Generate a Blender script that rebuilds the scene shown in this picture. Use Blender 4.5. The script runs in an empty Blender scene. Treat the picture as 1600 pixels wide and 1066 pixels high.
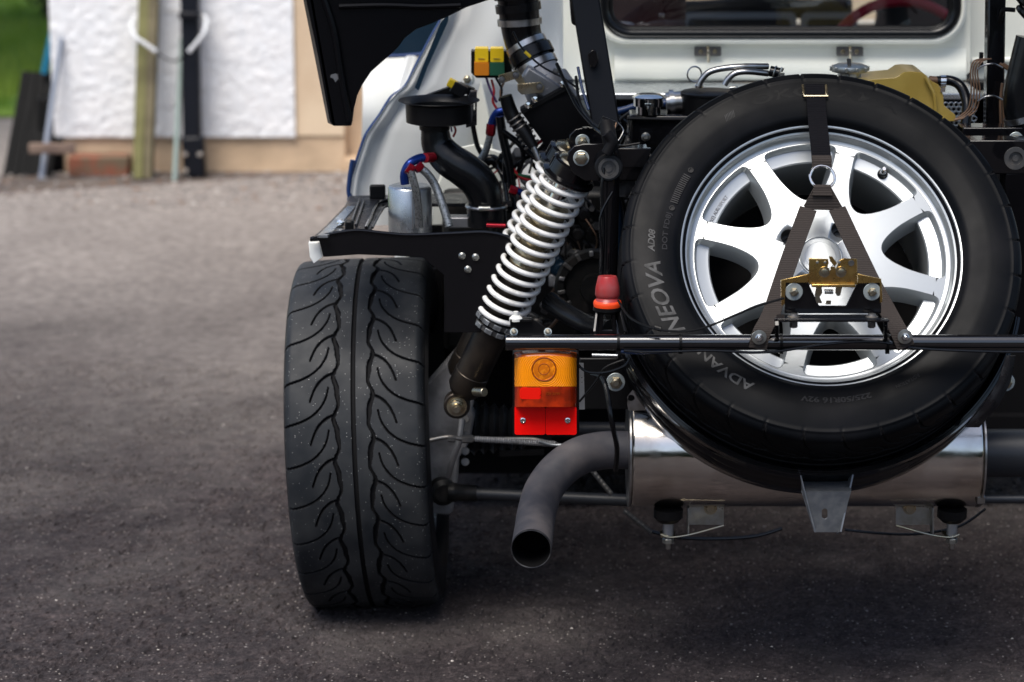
import bpy, bmesh, math, random
import numpy as np
from mathutils import Vector, Matrix, geometry
random.seed(7); rng = np.random.default_rng(7)
SC = bpy.context.scene
R = math.radians
# ---------------------------------------------------------------- camera
CAM_H = 1.55; PITCH = R(13.4); FPX = 4000.0
cam_data = bpy.data.cameras.new('camera'); cam = bpy.data.objects.new('camera', cam_data)
SC.collection.objects.link(cam); SC.camera = cam
cam.location = (0, 0, CAM_H); cam.rotation_euler = (math.pi/2 - PITCH, 0, 0)
cam_data.sensor_width = 36; cam_data.lens = 90.0
cam_data.clip_start = 0.05; cam_data.clip_end = 1500
cam_data.dof.use_dof = True; cam_data.dof.focus_distance = 4.03; cam_data.dof.aperture_fstop = 4.3
# ---------------------------------------------------------------- light
SUN_EL = R(63); SUN_AZ = R(207)      # azimuth the light comes from, clockwise from +Y: behind the camera and to its left
world = bpy.data.worlds.new('World'); SC.world = world; world.use_nodes = True
wn = world.node_tree; bg = wn.nodes['Background']
sky = wn.nodes.new('ShaderNodeTexSky'); sky.sky_type = 'NISHITA'; sky.sun_disc = False
sky.sun_elevation = SUN_EL; sky.sun_rotation = SUN_AZ
sky.air_density = 1.0; sky.dust_density = 2.5; sky.ozone_density = 1.2
wn.links.new(sky.outputs[0], bg.inputs[0]); bg.inputs[1].default_value = 0.12
sun_data = bpy.data.lights.new('sun', 'SUN'); sun = bpy.data.objects.new('sun', sun_data)
SC.collection.objects.link(sun)
sun_data.energy = 2.55; sun_data.angle = R(34); sun_data.color = (1.0, 0.95, 0.88)
sd = Vector((math.sin(SUN_AZ)*math.cos(SUN_EL), math.cos(SUN_AZ)*math.cos(SUN_EL), math.sin(SUN_EL)))
sun.rotation_euler = sd.to_track_quat('Z', 'Y').to_euler()
vs = SC.view_settings; vs.view_transform = 'Standard'; vs.look = 'None'; vs.gamma = 1.0; vs.exposure = 0.5
vs.use_curve_mapping = False
SC.cycles.max_bounces = 8; SC.cycles.transparent_max_bounces = 8

# ---------------------------------------------------------------- placing
c_, s_ = math.cos(PITCH), math.sin(PITCH)
FW = Vector((0, c_, -s_)); UPV = Vector((0, s_, c_)); CL = Vector((0, 0, CAM_H))
def P(px, py, Y):
    """point of the place seen at pixel (px,py) of the 1600 px photograph, Y metres ahead"""
    d = FW + Vector(((px-800)/FPX, 0, 0)) + UPV*(-(py-533)/FPX)
    return CL + d*(Y/d.y)
def G(px, py, z=0.0):
    d = FW + Vector(((px-800)/FPX, 0, 0)) + UPV*(-(py-533)/FPX)
    return CL + d*((z-CAM_H)/d.z)
def S(Y): return Y*1.028/FPX            # metres per pixel there
def V(*a): return Vector(a)
X_, Y_, Z_ = V(1,0,0), V(0,1,0), V(0,0,1)

# ---------------------------------------------------------------- materials
MATS = {}
def mat(name, col, rough=0.5, metal=0.0, col2=None, nscale=20, bump=0.0, bscale=200, coat=0.0, spec=0.5,
        rvar=0.0, trans=0.0, ior=1.45, speck=None, speck_scale=250, speck_th=0.09, aniso=None, detail=4, mixlo=0.4, mixhi=0.62, emit=None):
    m = bpy.data.materials.new(name); m.use_nodes = True; MATS[name] = m
    nt = m.node_tree; N = nt.nodes; L = nt.links; b = N['Principled BSDF']
    b.inputs['Base Color'].default_value = (*col, 1); b.inputs['Roughness'].default_value = rough
    b.inputs['Metallic'].default_value = metal; b.inputs['Specular IOR Level'].default_value = spec
    b.inputs['IOR'].default_value = ior
    if coat: b.inputs['Coat Weight'].default_value = coat; b.inputs['Coat Roughness'].default_value = 0.06
    if trans: b.inputs['Transmission Weight'].default_value = trans
    tc = N.new('ShaderNodeTexCoord')
    out = None
    if col2 is not None:
        n = N.new('ShaderNodeTexNoise'); n.inputs['Scale'].default_value = nscale; n.inputs['Detail'].default_value = detail
        L.new(tc.outputs['Object'], n.inputs['Vector'])
        r = N.new('ShaderNodeValToRGB'); r.color_ramp.elements[0].position = mixlo; r.color_ramp.elements[1].position = mixhi
        r.color_ramp.elements[0].color = (*col, 1); r.color_ramp.elements[1].color = (*col2, 1)
        L.new(n.outputs[0], r.inputs[0]); out = r.outputs[0]
    if speck is not None:
        v = N.new('ShaderNodeTexVoronoi'); v.inputs['Scale'].default_value = speck_scale
        L.new(tc.outputs['Object'], v.inputs['Vector'])
        lt = N.new('ShaderNodeMath'); lt.operation = 'LESS_THAN'; lt.inputs[1].default_value = speck_th
        L.new(v.outputs['Distance'], lt.inputs[0])
        sep = N.new('ShaderNodeSeparateColor'); L.new(v.outputs['Color'], sep.inputs[0])
        g = N.new('ShaderNodeMath'); g.operation = 'GREATER_THAN'; g.inputs[1].default_value = 0.74
        L.new(sep.outputs[0], g.inputs[0])
        mu = N.new('ShaderNodeMath'); mu.operation = 'MULTIPLY'; L.new(lt.outputs[0], mu.inputs[0]); L.new(g.outputs[0], mu.inputs[1])
        mx = N.new('ShaderNodeMix'); mx.data_type = 'RGBA'
        if out: L.new(out, mx.inputs[6])
        else: mx.inputs[6].default_value = (*col, 1)
        mx.inputs[7].default_value = (*speck, 1); L.new(mu.outputs[0], mx.inputs[0]); out = mx.outputs[2]
    if out: L.new(out, b.inputs['Base Color'])
    if rvar:
        n2 = N.new('ShaderNodeTexNoise'); n2.inputs['Scale'].default_value = nscale*1.7; n2.inputs['Detail'].default_value = 5
        L.new(tc.outputs['Object'], n2.inputs['Vector'])
        mr = N.new('ShaderNodeMapRange'); mr.inputs['From Min'].default_value = 0.3; mr.inputs['From Max'].default_value = 0.7
        mr.inputs['To Min'].default_value = max(0.02, rough-rvar); mr.inputs['To Max'].default_value = min(1, rough+rvar)
        L.new(n2.outputs[0], mr.inputs[0]); L.new(mr.outputs[0], b.inputs['Roughness'])
    if bump:
        n3 = N.new('ShaderNodeTexNoise'); n3.inputs['Scale'].default_value = bscale; n3.inputs['Detail'].default_value = 3
        L.new(tc.outputs['Object'], n3.inputs['Vector'])
        bp = N.new('ShaderNodeBump'); bp.inputs['Strength'].default_value = bump; bp.inputs['Distance'].default_value = 0.3/bscale
        L.new(n3.outputs[0], bp.inputs['Height']); L.new(bp.outputs[0], b.inputs['Normal'])
    if emit: b.inputs['Emission Color'].default_value = (*emit[0], 1); b.inputs['Emission Strength'].default_value = emit[1]
    return m
mat('tread_rubber', (0.012,0.0145,0.018), 0.56, spec=.3, col2=(0.034,0.036,0.038), nscale=13, detail=9, mixlo=.38, mixhi=.66, bump=0.35, bscale=900, rvar=0.1, speck=(0.6,0.6,0.58), speck_scale=260, speck_th=0.12)
mat('sidewall_rubber', (0.006,0.007,0.009), 0.42, spec=.3, col2=(0.014,0.015,0.017), nscale=7, bump=0.15, bscale=700, rvar=0.1, mixlo=.45, mixhi=.7)
mat('spare_rubber', (0.002,0.0025,0.0035), 0.45, spec=.11, col2=(0.0085,0.0085,0.010), nscale=7, detail=7, bump=0.15, bscale=700, rvar=0.1, mixlo=.48, mixhi=.72)
mat('letter_rubber', (0.085,0.085,0.085), 0.5, spec=.2, col2=(0.035,0.035,0.035), nscale=60)
mat('letter_dim', (0.018,0.018,0.020), 0.45, spec=.2)
mat('letter_black', (0.003,0.0035,0.005), 0.40, spec=.18)
mat('alloy_silver', (0.43,0.455,0.465), 0.32, metal=0.70, coat=0.3, col2=(.44,.46,.46), nscale=22, mixlo=.52, mixhi=.78, detail=8, bump=0.04, bscale=500)
mat('alloy_barrel', (0.50,0.53,0.55), 0.32, metal=0.6)
mat('gloss_black', (0.004,0.004,0.005), 0.14, spec=.35, coat=0.25, rvar=0.05, nscale=12, bump=0.05, bscale=60)
mat('satin_black', (0.0045,0.0045,0.005), 0.36, spec=.25, bump=0.1, bscale=300)
mat('matt_black', (0.004,0.004,0.005), 0.6, spec=.2)
mat('cover_black', (0.003,0.003,0.004), 0.30, spec=.22)
mat('shaded_groove_rubber', (0.006,0.006,0.007), 0.75, spec=.2)  # unworn groove rubber, coloured darker to stand in for the grooves' shade
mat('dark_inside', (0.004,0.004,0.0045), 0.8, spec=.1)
mat('dirty_black', (0.008,0.008,0.008), 0.45, spec=.3, col2=(0.030,0.026,0.024), nscale=26, mixlo=.55, mixhi=.75, bump=.2, bscale=150)
mat('dusty_black', (0.012,0.012,0.014), 0.32, col2=(0.10,0.10,0.10), nscale=35, mixlo=.5, mixhi=.8, rvar=.1)
mat('white_paint', (0.86,0.87,0.84), 0.28, coat=0.4, col2=(0.82,0.84,0.82), nscale=5)
mat('cream_paint', (0.76,0.77,0.69), 0.30, coat=0.3, col2=(0.71,0.73,0.67), nscale=6)
mat('blue_seal', (0.012,0.035,0.12), 0.35)
mat('blue_stripe', (0.006,0.020,0.038), 0.35, spec=.3)
mat('spring_white', (0.80,0.80,0.78), 0.30, coat=0.3, col2=(.42,.39,.35), nscale=45, mixlo=.56, mixhi=.80, detail=8)
mat('bar_black', (0.004,0.004,0.005), 0.16, spec=.9, coat=1.0)
mat('anodised_bronze', (0.060,0.048,0.038), 0.36, metal=0.75, col2=(0.032,0.027,0.024), nscale=20, bump=.1, bscale=250)
mat('gold_zinc', (0.46,0.38,0.24), 0.30, metal=1.0, col2=(0.36,0.33,0.26), nscale=28, rvar=.1)
mat('passivated', (0.60,0.42,0.14), 0.28, metal=1.0, col2=(0.50,0.30,0.10), nscale=35, rvar=.1)
mat('zinc', (0.45,0.47,0.46), 0.36, metal=0.95, col2=(0.38,0.38,0.34), nscale=60, rvar=.1)
mat('steel', (0.50,0.50,0.50), 0.3, metal=1.0, col2=(0.33,0.32,0.30), nscale=40)
mat('dark_steel', (0.10,0.10,0.10), 0.45, metal=0.7, col2=(0.20,0.18,0.16), nscale=30, mixlo=.5, mixhi=.8)
mat('tab_steel', (0.12,0.13,0.145), 0.38, metal=.5, col2=(0.17,0.18,0.19), nscale=60)
mat('collar_grey', (0.22,0.24,0.26), 0.35, metal=0.8, col2=(0.13,0.14,0.15), nscale=50)
mat('polished_steel', (0.74,0.70,0.64), 0.16, metal=1.0, rvar=0.09, nscale=15, detail=9, bump=0.07, bscale=11, col2=(.50,.44,.38), mixlo=.42, mixhi=.78)
mat('chrome', (0.80,0.80,0.78), 0.06, metal=1.0)
mat('aluminium', (0.55,0.58,0.60), 0.30, metal=0.9, col2=(0.40,0.43,0.46), nscale=14, rvar=.1, bump=.05, bscale=120)
mat('cast_alloy', (0.34,0.34,0.35), 0.5, metal=0.45, col2=(0.17,0.17,0.175), nscale=18, bump=.3, bscale=220)
mat('cast_light', (0.30,0.30,0.30), 0.42, metal=0.75, col2=(0.24,0.24,0.25), nscale=25, bump=.2, bscale=200)
mat('pipe_paint', (0.036,0.036,0.044), 0.62, col2=(0.085,0.076,0.078), nscale=20, detail=9, mixlo=.42, mixhi=.72, bump=.25, bscale=420, rvar=.08)
mat('black_pipe', (0.020,0.022,0.026), 0.42, bump=.1, bscale=200)
mat('rubber_hose', (0.0035,0.004,0.005), 0.24, spec=.4, bump=.06, bscale=90)
mat('ribbed_rubber', (0.012,0.013,0.015), 0.45)
mat('braid', (0.30,0.31,0.31), 0.38, metal=0.85, speck=(0.04,0.04,0.045), speck_scale=520, speck_th=.5)
mat('fitting_red', (0.30,0.008,0.020), 0.25, metal=0.6)
mat('fitting_blue', (0.008,0.030,0.18), 0.25, metal=0.6)
mat('webbing', (0.042,0.035,0.032), 0.75, spec=.15)
mat('webbing_black', (0.004,0.004,0.006), 0.7, spec=.12)
mat('amber_lens', (1.0,0.30,0.004), 0.12, coat=.15, spec=.4)
mat('smoke_lens', (0.30,0.055,0.004), 0.15, coat=.3, spec=.4)
mat('red_brown_lens', (0.46,0.030,0.004), 0.15, coat=.15, spec=.3, col2=(0.22,0.016,0.003), nscale=40)
mat('red_glow_lens', (0.85,0.010,0.004), 0.15, coat=.15, spec=.3)
mat('reflector_red', (0.92,0.004,0.003), 0.2, coat=.1, spec=.25, bump=.6, bscale=420)
mat('bump_red', (0.40,0.022,0.022), 0.32, col2=(0.34,0.06,0.06), nscale=30, trans=.15)
mat('bump_orange', (0.85,0.07,0.012), 0.28)
mat('relay_yellow', (0.72,0.50,0.01), 0.35); mat('relay_orange', (0.62,0.20,0.01), 0.35); mat('relay_green', (0.015,0.09,0.05), 0.35)
mat('wire_red', (0.35,0.01,0.015), 0.4); mat('wire_green', (0.01,0.09,0.04), 0.4); mat('wire_orange', (0.65,0.25,0.02), .4)
mat('wire_copper', (0.20,0.12,0.075), 0.35, metal=.3); mat('wire_blue', (0.006,0.025,0.085), .4); mat('wire_purple',(0.06,0.02,0.10),.4)
mat('tank_plastic', (0.52,0.37,0.09), 0.28, coat=.3, col2=(0.42,0.29,0.06), nscale=14, trans=.1)
mat('white_plastic', (0.70,0.70,0.66), 0.4)
mat('seat_red', (0.05,0.008,0.010), .8); mat('wheel_red', (0.42,0.012,0.035), 0.45)
mat('dash_grey', (0.36,0.38,0.42), .5); mat('dash_dark', (0.02,0.02,0.022), .5)
mat('door_red', (0.20,0.07,0.05), .6); mat('frame_white', (0.75,0.75,0.74), .4)
mat('plinth_cream', (0.68,0.50,0.33), .8, col2=(0.48,0.35,0.23), nscale=7, detail=9, mixlo=.45, mixhi=.75, bump=.4, bscale=40)
mat('quoin_cream', (0.76,0.60,0.42), .8, col2=(0.66,0.50,0.34), nscale=6, detail=9, bump=.3, bscale=50)
mat('harling_white', (0.88,0.88,0.88), .85, col2=(.84,.85,.86), nscale=14, bump=.8, bscale=110)
mat('brick_red', (0.24,0.085,0.05), .85, col2=(0.15,0.11,0.07), nscale=16, bump=.5, bscale=90)
mat('post_wood', (0.22,0.21,0.085), .8, col2=(0.14,0.13,0.055), nscale=9, bump=.4, bscale=60)
mat('post_side', (0.20,0.17,0.10), .8, col2=(0.12,0.10,0.06), nscale=9, bump=.4, bscale=60)
mat('plank_wood', (0.24,0.17,0.13), .85, col2=(.16,.11,.09), nscale=12)
mat('broom_blue', (0.01,0.21,0.36), .4); mat('pole_grey', (0.33,0.36,0.42), .4, metal=.3)
mat('board_black', (0.006,0.006,0.006), .7, spec=.2); mat('downpipe_black', (0.005,0.006,0.010), .4, spec=.3)
mat('rope_white', (0.72,0.74,0.76), .6); mat('cane_green', (0.30,0.38,0.35), .6)
mat('grass_blade', (0.15,0.29,0.02), .6, col2=(0.34,0.46,0.07), nscale=1.6, mixlo=.42, mixhi=.58)
mat('lawn_soil', (0.12,0.24,0.02), .9, col2=(0.22,0.34,0.04), nscale=1.6)
mat('leaf_dark', (0.03,0.05,0.012), .6); mat('bark', (0.07,0.05,0.035), .9)
mat('stone_pale', (0.50,0.46,0.42), .8); mat('stone_grey', (0.17,0.155,0.15), .8); mat('leaf_litter', (0.22,0.11,0.06), .8)
mat('soil', (0.15,0.12,0.10), .95, col2=(0.09,0.07,0.06), nscale=6, bump=.8, bscale=30)
mat('washer_zinc', (0.42,0.47,0.47), 0.42, metal=.6)
mat('lug_steel', (0.34,0.36,0.38), 0.4, metal=.7, col2=(.2,.21,.22), nscale=90)
mat('perforated', (0.35,0.37,0.38), .3, metal=.9)
mat('bulb_glass', (0.60,0.15,0.004), .2, col2=(0.95,.30,.01), nscale=120, mixlo=.5, mixhi=.7)
m = bpy.data.materials.new('window_glass'); m.use_nodes = True; MATS['window_glass'] = m
nt = m.node_tree; nt.nodes.clear()
o_ = nt.nodes.new('ShaderNodeOutputMaterial'); mx = nt.nodes.new('ShaderNodeMixShader'); gl = nt.nodes.new('ShaderNodeBsdfGlossy'); tr = nt.nodes.new('ShaderNodeBsdfTransparent')
gl.inputs['Roughness'].default_value = 0.02; tr.inputs[0].default_value = (.86,.88,.88,1); mx.inputs[0].default_value = .10
nt.links.new(tr.outputs[0], mx.inputs[1]); nt.links.new(gl.outputs[0], mx.inputs[2]); nt.links.new(mx.outputs[0], o_.inputs[0])
def wrap_bump(name, kind, scale, strength, dist, direction='Z', rings=False):
    m = MATS[name]; N = m.node_tree.nodes; L = m.node_tree.links
    w = N.new('ShaderNodeTexWave'); w.wave_type = 'RINGS' if rings else 'BANDS'
    if rings: w.rings_direction = direction
    else: w.bands_direction = direction
    w.inputs['Scale'].default_value = scale
    tc = N.new('ShaderNodeTexCoord'); L.new(tc.outputs['Object'], w.inputs['Vector'])
    bp = N.new('ShaderNodeBump'); bp.inputs['Strength'].default_value = strength; bp.inputs['Distance'].default_value = dist
    L.new(w.outputs['Fac'], bp.inputs['Height']); L.new(bp.outputs[0], N['Principled BSDF'].inputs['Normal'])
wrap_bump('webbing', 0, 130, .8, .001, 'Z'); wrap_bump('webbing_black', 0, 130, .8, .001, 'Z')
wrap_bump('amber_lens', 0, 110, .6, .0009, 'Y', True)

# asphalt driveway: worn aggregate, paler towards the house
def asphalt():
    m = bpy.data.materials.new('asphalt'); m.use_nodes = True; MATS['asphalt'] = m
    N = m.node_tree.nodes; L = m.node_tree.links; b = N['Principled BSDF']
    geo = N.new('ShaderNodeNewGeometry'); tc = type('T', (), {'outputs': {'Object': geo.outputs['Position']}})()
    def noise(sc, det=4, rough=.55):
        n = N.new('ShaderNodeTexNoise'); n.inputs['Scale'].default_value = sc; n.inputs['Detail'].default_value = det
        n.inputs['Roughness'].default_value = rough; L.new(tc.outputs['Object'], n.inputs['Vector']); return n.outputs[0]
    def ramp(src, stops):
        r = N.new('ShaderNodeValToRGB'); e = r.color_ramp.elements
        e[0].position, e[0].color = stops[0][0], (*stops[0][1], 1); e[1].position, e[1].color = stops[-1][0], (*stops[-1][1], 1)
        for p, c in stops[1:-1]:
            q = e.new(p); q.color = (*c, 1)
        L.new(src, r.inputs[0]); return r.outputs[0]
    def mix(a, b_, f, mode='MIX'):
        x = N.new('ShaderNodeMix'); x.data_type = 'RGBA'; x.blend_type = mode
        for s, v in ((6, a), (7, b_)):
            if isinstance(v, tuple): x.inputs[s].default_value = (*v, 1)
            else: L.new(v, x.inputs[s])
        if isinstance(f, float): x.inputs[0].default_value = f
        else: L.new(f, x.inputs[0])
        return x.outputs[2]
    def mth(op, a, b_=None, clamp=False):
        x = N.new('ShaderNodeMath'); x.operation = op; x.use_clamp = clamp
        for s, v in ((0, a), (1, b_)):
            if v is None: continue
            if isinstance(v, (int, float)): x.inputs[s].default_value = v
            else: L.new(v, x.inputs[s])
        return x.outputs[0]
    base = ramp(noise(120, 5, .7), [(.30, (.015,.012,.013)), (.5, (.035,.030,.0315)), (.70, (.075,.065,.065))])
    big = noise(1.3, 5, .6)
    base = mix(base, ramp(big, [(.35,(.72,.70,.72)), (.65,(1.25,1.2,1.18))]), 1.0, 'MULTIPLY')
    base = mix(base, ramp(noise(26, 6, .75), [(.34,(.55,.54,.56)), (.66,(1.45,1.40,1.36))]), 1.0, 'MULTIPLY')
    # aggregate stones
    v = N.new('ShaderNodeTexVoronoi'); v.inputs['Scale'].default_value = 150; L.new(tc.outputs['Object'], v.inputs['Vector'])
    sp = N.new('ShaderNodeSeparateColor'); L.new(v.outputs['Color'], sp.inputs[0])
    chips = mth('MULTIPLY', mth('LESS_THAN', v.outputs['Distance'], .30), mth('GREATER_THAN', sp.outputs[0], .90))
    base = mix(base, (.27,.24,.22), mth('MULTIPLY', chips, .75))
    # pits: small voids where the binder has gone
    v2 = N.new('ShaderNodeTexVoronoi'); v2.inputs['Scale'].default_value = 62; v2.inputs['Randomness'].default_value = 1
    L.new(tc.outputs['Object'], v2.inputs['Vector'])
    sp2 = N.new('ShaderNodeSeparateColor'); L.new(v2.outputs['Color'], sp2.inputs[0])
    pits = mth('MULTIPLY', mth('LESS_THAN', mth('ADD', v2.outputs['Distance'], mth('MULTIPLY', noise(160, 3), .35)), .46), mth('GREATER_THAN', sp2.outputs[1], .72))
    base = mix(base, (.016,.013,.013), mth('MULTIPLY', pits, .35))
    # paler mottled tone, growing stronger towards the house
    sx = N.new('ShaderNodeSeparateXYZ'); L.new(tc.outputs['Object'], sx.inputs[0])
    mr = N.new('ShaderNodeMapRange'); mr.inputs['From Min'].default_value = 4.9; mr.inputs['From Max'].default_value = 8.4; L.new(sx.outputs[1], mr.inputs[0])
    dn = mth('ADD', mr.outputs[0], mth('MULTIPLY', mth('SUBTRACT', noise(1.1, 6, .65), .5), 1.1), True)
    base = mix(base, ramp(noise(28, 5, .7), [(.3, (.18,.158,.146)), (.7, (.44,.395,.36))]), mth('MULTIPLY', dn, .95))
    L.new(base, b.inputs['Base Color']); b.inputs['Roughness'].default_value = .82; b.inputs['Specular IOR Level'].default_value = .25
    h = mth('ADD', mth('MULTIPLY', noise(170, 4, .7), .9), mth('ADD', mth('MULTIPLY', noise(45, 4), .9), mth('MULTIPLY', pits, -.7)))
    h = mth('ADD', h, mth('MULTIPLY', chips, .25))
    bp = N.new('ShaderNodeBump'); bp.inputs['Strength'].default_value = .85; bp.inputs['Distance'].default_value = .006
    L.new(h, bp.inputs['Height']); L.new(bp.outputs[0], b.inputs['Normal'])
asphalt()

# ---------------------------------------------------------------- mesh builder
class M:
    def __init__(s): s.v = []; s.f = []
    def add(s, vs, fs):
        o = len(s.v); s.v += [Vector(p) for p in vs]; s.f += [tuple(i+o for i in f) for f in fs]; return s
    def box(s, c, size, rot=None):
        c = Vector(c); hx, hy, hz = [k/2 for k in size]
        pts = [V(x,y,z) for x in (-hx,hx) for y in (-hy,hy) for z in (-hz,hz)]
        if rot is not None: pts = [rot @ p for p in pts]
        return s.add([c+p for p in pts], [(0,1,3,2),(4,6,7,5),(0,4,5,1),(2,3,7,6),(0,2,6,4),(1,5,7,3)])
    def bar(s, a, b, w, h, up=None):
        """rectangular bar from a to b, w across, h along 'up'"""
        a, b = Vector(a), Vector(b); d = (b-a); L = d.length; d.normalize()
        up = Vector(up) if up is not None else (Z_ if abs(d.z) < .9 else Y_)
        x = d.cross(up).normalized(); u = x.cross(d).normalized()
        return s.box((a+b)/2, (w, L, h), Matrix((x, d, u)).transposed())
    def ring_loft(s, rings, closed=True, cap0=True, cap1=True):
        n = len(rings[0]); o = len(s.v)
        for r in rings: s.v += [Vector(p) for p in r]
        m = n if closed else n-1
        for i in range(len(rings)-1):
            for j in range(m):
                k = (j+1) % n
                s.f.append((o+i*n+j, o+i*n+k, o+(i+1)*n+k, o+(i+1)*n+j))
        if cap0 and closed: s.f.append(tuple(o+j for j in range(n-1,-1,-1)))
        if cap1 and closed: s.f.append(tuple(o+(len(rings)-1)*n+j for j in range(n)))
        return s
    def lathe(s, org, axis, prof, n=48, a0=0, a1=360, xref=None):
        """prof: list of (distance along axis, radius)"""
        org, ax = Vector(org), Vector(axis).normalized()
        x = Vector(xref) if xref is not None else (X_ if abs(ax.x) < .8 else Z_)
        x = (x - ax*x.dot(ax)).normalized(); y = ax.cross(x)
        full = abs(a1-a0) >= 359.9; k = n if full else n+1
        rings = []
        for j in range(k):
            t = R(a0 + (a1-a0)*j/n); d = x*math.cos(t)+y*math.sin(t)
            rings.append([org + ax*a + d*max(r,1e-5) for a, r in prof])
        o = len(s.v); m = len(prof)
        for r in rings: s.v += r
        for j in range(n):
            q = (j+1) % k
            for i in range(m-1): s.f.append((o+j*m+i, o+q*m+i, o+q*m+i+1, o+j*m+i+1))
        return s
    def cyl(s, a, b, r0, r1=None, n=24, ch=0.0):
        a, b = Vector(a), Vector(b); r1 = r0 if r1 is None else r1; L = (b-a).length
        pr = [(0,0),(0,r0-ch),(ch,r0),(L-ch,r1),(L,r1-ch),(L,0)] if ch else [(0,0),(0,r0),(L,r1),(L,0)]
        return s.lathe(a, b-a, pr, n)
    def tube(s, pts, r, n=12, sub=6, cap=True, ends=None):
        pts = [Vector(p) for p in pts]
        rr = list(r) if isinstance(r, (list, tuple)) else [r]*len(pts)
        if sub > 1 and len(pts) > 2:
            q, qr = [], []
            for i in range(len(pts)-1):
                p0 = pts[max(i-1,0)]; p1 = pts[i]; p2 = pts[i+1]; p3 = pts[min(i+2,len(pts)-1)]
                for k in range(sub):
                    t = k/sub
                    q.append(.5*((2*p1)+(p2-p0)*t+(2*p0-5*p1+4*p2-p3)*t*t+(3*p1-p0-3*p2+p3)*t**3)); qr.append(rr[i]+(rr[i+1]-rr[i])*t)
            q.append(pts[-1]); qr.append(rr[-1]); pts, rr = q, qr
        T = []
        for i in range(len(pts)):
            d = pts[min(i+1,len(pts)-1)] - pts[max(i-1,0)]; T.append(d.normalized() if d.length > 1e-9 else Z_)
        nrm = T[0].orthogonal().normalized(); rings = []
        for i, p in enumerate(pts):
            if i:
                ax = T[i-1].cross(T[i])
                if ax.length > 1e-8: nrm = Matrix.Rotation(T[i-1].angle(T[i]), 3, ax.normalized()) @ nrm
            nrm = (nrm - T[i]*nrm.dot(T[i])).normalized(); bn = T[i].cross(nrm)
            rings.append([p + (nrm*math.cos(2*math.pi*j/n)+bn*math.sin(2*math.pi*j/n))*rr[i] for j in range(n)])
        return s.ring_loft(rings, True, cap, cap)
    def prism(s, loops, org, ux, uy, th):
        """flat plate: loops of 2D points (outer, holes...), thickness th along -(ux x uy) direction"""
        org, ux, uy = Vector(org), Vector(ux), Vector(uy); nn = ux.cross(uy).normalized()
        allp = [p for l in loops for p in l]
        tri = geometry.tessellate_polygon([[V(p[0],p[1],0) for p in l] for l in loops])
        o = len(s.v); n = len(allp)
        s.v += [org+ux*p[0]+uy*p[1] for p in allp] + [org+ux*p[0]+uy*p[1]-nn*th for p in allp]
        for t in tri:
            a, b, c = [allp[i] for i in t]
            if (b[0]-a[0])*(c[1]-a[1])-(b[1]-a[1])*(c[0]-a[0]) < 0: t = (t[0], t[2], t[1])
            s.f.append(tuple(o+i for i in t)); s.f.append(tuple(o+n+i for i in reversed(t)))
        k = 0
        for l in loops:
            m = len(l)
            area = sum(l[i][0]*l[(i+1)%m][1]-l[(i+1)%m][0]*l[i][1] for i in range(m))
            outer = (k == 0)
            for i in range(m):
                a, b = o+k+i, o+k+(i+1)%m
                q = (a, a+n, b+n, b)
                if (area < 0) == outer: q = q[::-1]
                s.f.append(q)
            k += m
        return s
    def loft(s, rows, th=0.0, tdir=(0,1,0)):
        """sheet through rows of points (same count); th gives it a back face"""
        n = len(rows[0]); o = len(s.v); m = len(rows)
        for r in rows: s.v += [Vector(p) for p in r]
        for i in range(m-1):
            for j in range(n-1): s.f.append((o+i*n+j, o+i*n+j+1, o+(i+1)*n+j+1, o+(i+1)*n+j))
        if th:
            d = Vector(tdir)*th; o2 = len(s.v)
            for r in rows: s.v += [Vector(p)+d for p in r]
            for i in range(m-1):
                for j in range(n-1): s.f.append((o2+i*n+j, o2+(i+1)*n+j, o2+(i+1)*n+j+1, o2+i*n+j+1))
            ed = [(0,j) for j in range(n)] + [(i,n-1) for i in range(1,m)] + [(m-1,j) for j in range(n-2,-1,-1)] + [(i,0) for i in range(m-2,0,-1)]
            for k in range(len(ed)):
                a = ed[k]; b = ed[(k+1)%len(ed)]
                ia, ib = a[0]*n+a[1], b[0]*n+b[1]
                s.f.append((o+ia, o2+ia, o2+ib, o+ib))
        return s
    def ball(s, c, r, n=12, sc=(1,1,1)):
        c = Vector(c); rings = []
        for i in range(1, n//2):
            t = math.pi*i/(n//2)
            rings.append([c+V(r*sc[0]*math.sin(t)*math.cos(2*math.pi*j/n), r*sc[1]*math.sin(t)*math.sin(2*math.pi*j/n), r*sc[2]*math.cos(t)) for j in range(n)])
        return s.ring_loft(rings)
    def helix(s, a, b, rad, wire, turns, n=10, seg=36, phase=0.0, flat=True):
        a, b = Vector(a), Vector(b); ax = (b-a).normalized(); L = (b-a).length
        x = ax.orthogonal().normalized(); y = ax.cross(x); pts = []
        N_ = int(turns*seg)
        for i in range(N_+1):
            t = i/N_; ang = 2*math.pi*turns*t + phase
            pts.append(a+ax*(L*t)+(x*math.cos(ang)+y*math.sin(ang))*rad)
        return s.tube(pts, wire, n, sub=1)
    def torus(s, c, axis, Rr, r, n=36, m=10, a0=0, a1=360, xref=None):
        c = Vector(c); ax = Vector(axis).normalized(); x = Vector(xref) if xref is not None else ax.orthogonal()
        x = (x-ax*x.dot(ax)).normalized(); y = ax.cross(x); full = abs(a1-a0) >= 359.9
        k = n if full else n+1; rings = []
        for i in range(k):
            t = R(a0+(a1-a0)*i/n); d = x*math.cos(t)+y*math.sin(t)
            rings.append([c+d*(Rr+r*math.cos(2*math.pi*j/m))+ax*(r*math.sin(2*math.pi*j/m)) for j in range(m)])
        if full: rings.append(rings[0])
        return s.ring_loft(rings, True, not full, not full)
    def hexa(s, a, b, r, n=6):
        a, b = Vector(a), Vector(b); L = (b-a).length
        return s.lathe(a, b-a, [(0,0),(0,r),(L*.8,r),(L,r*.84),(L,0)], n)
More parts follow.
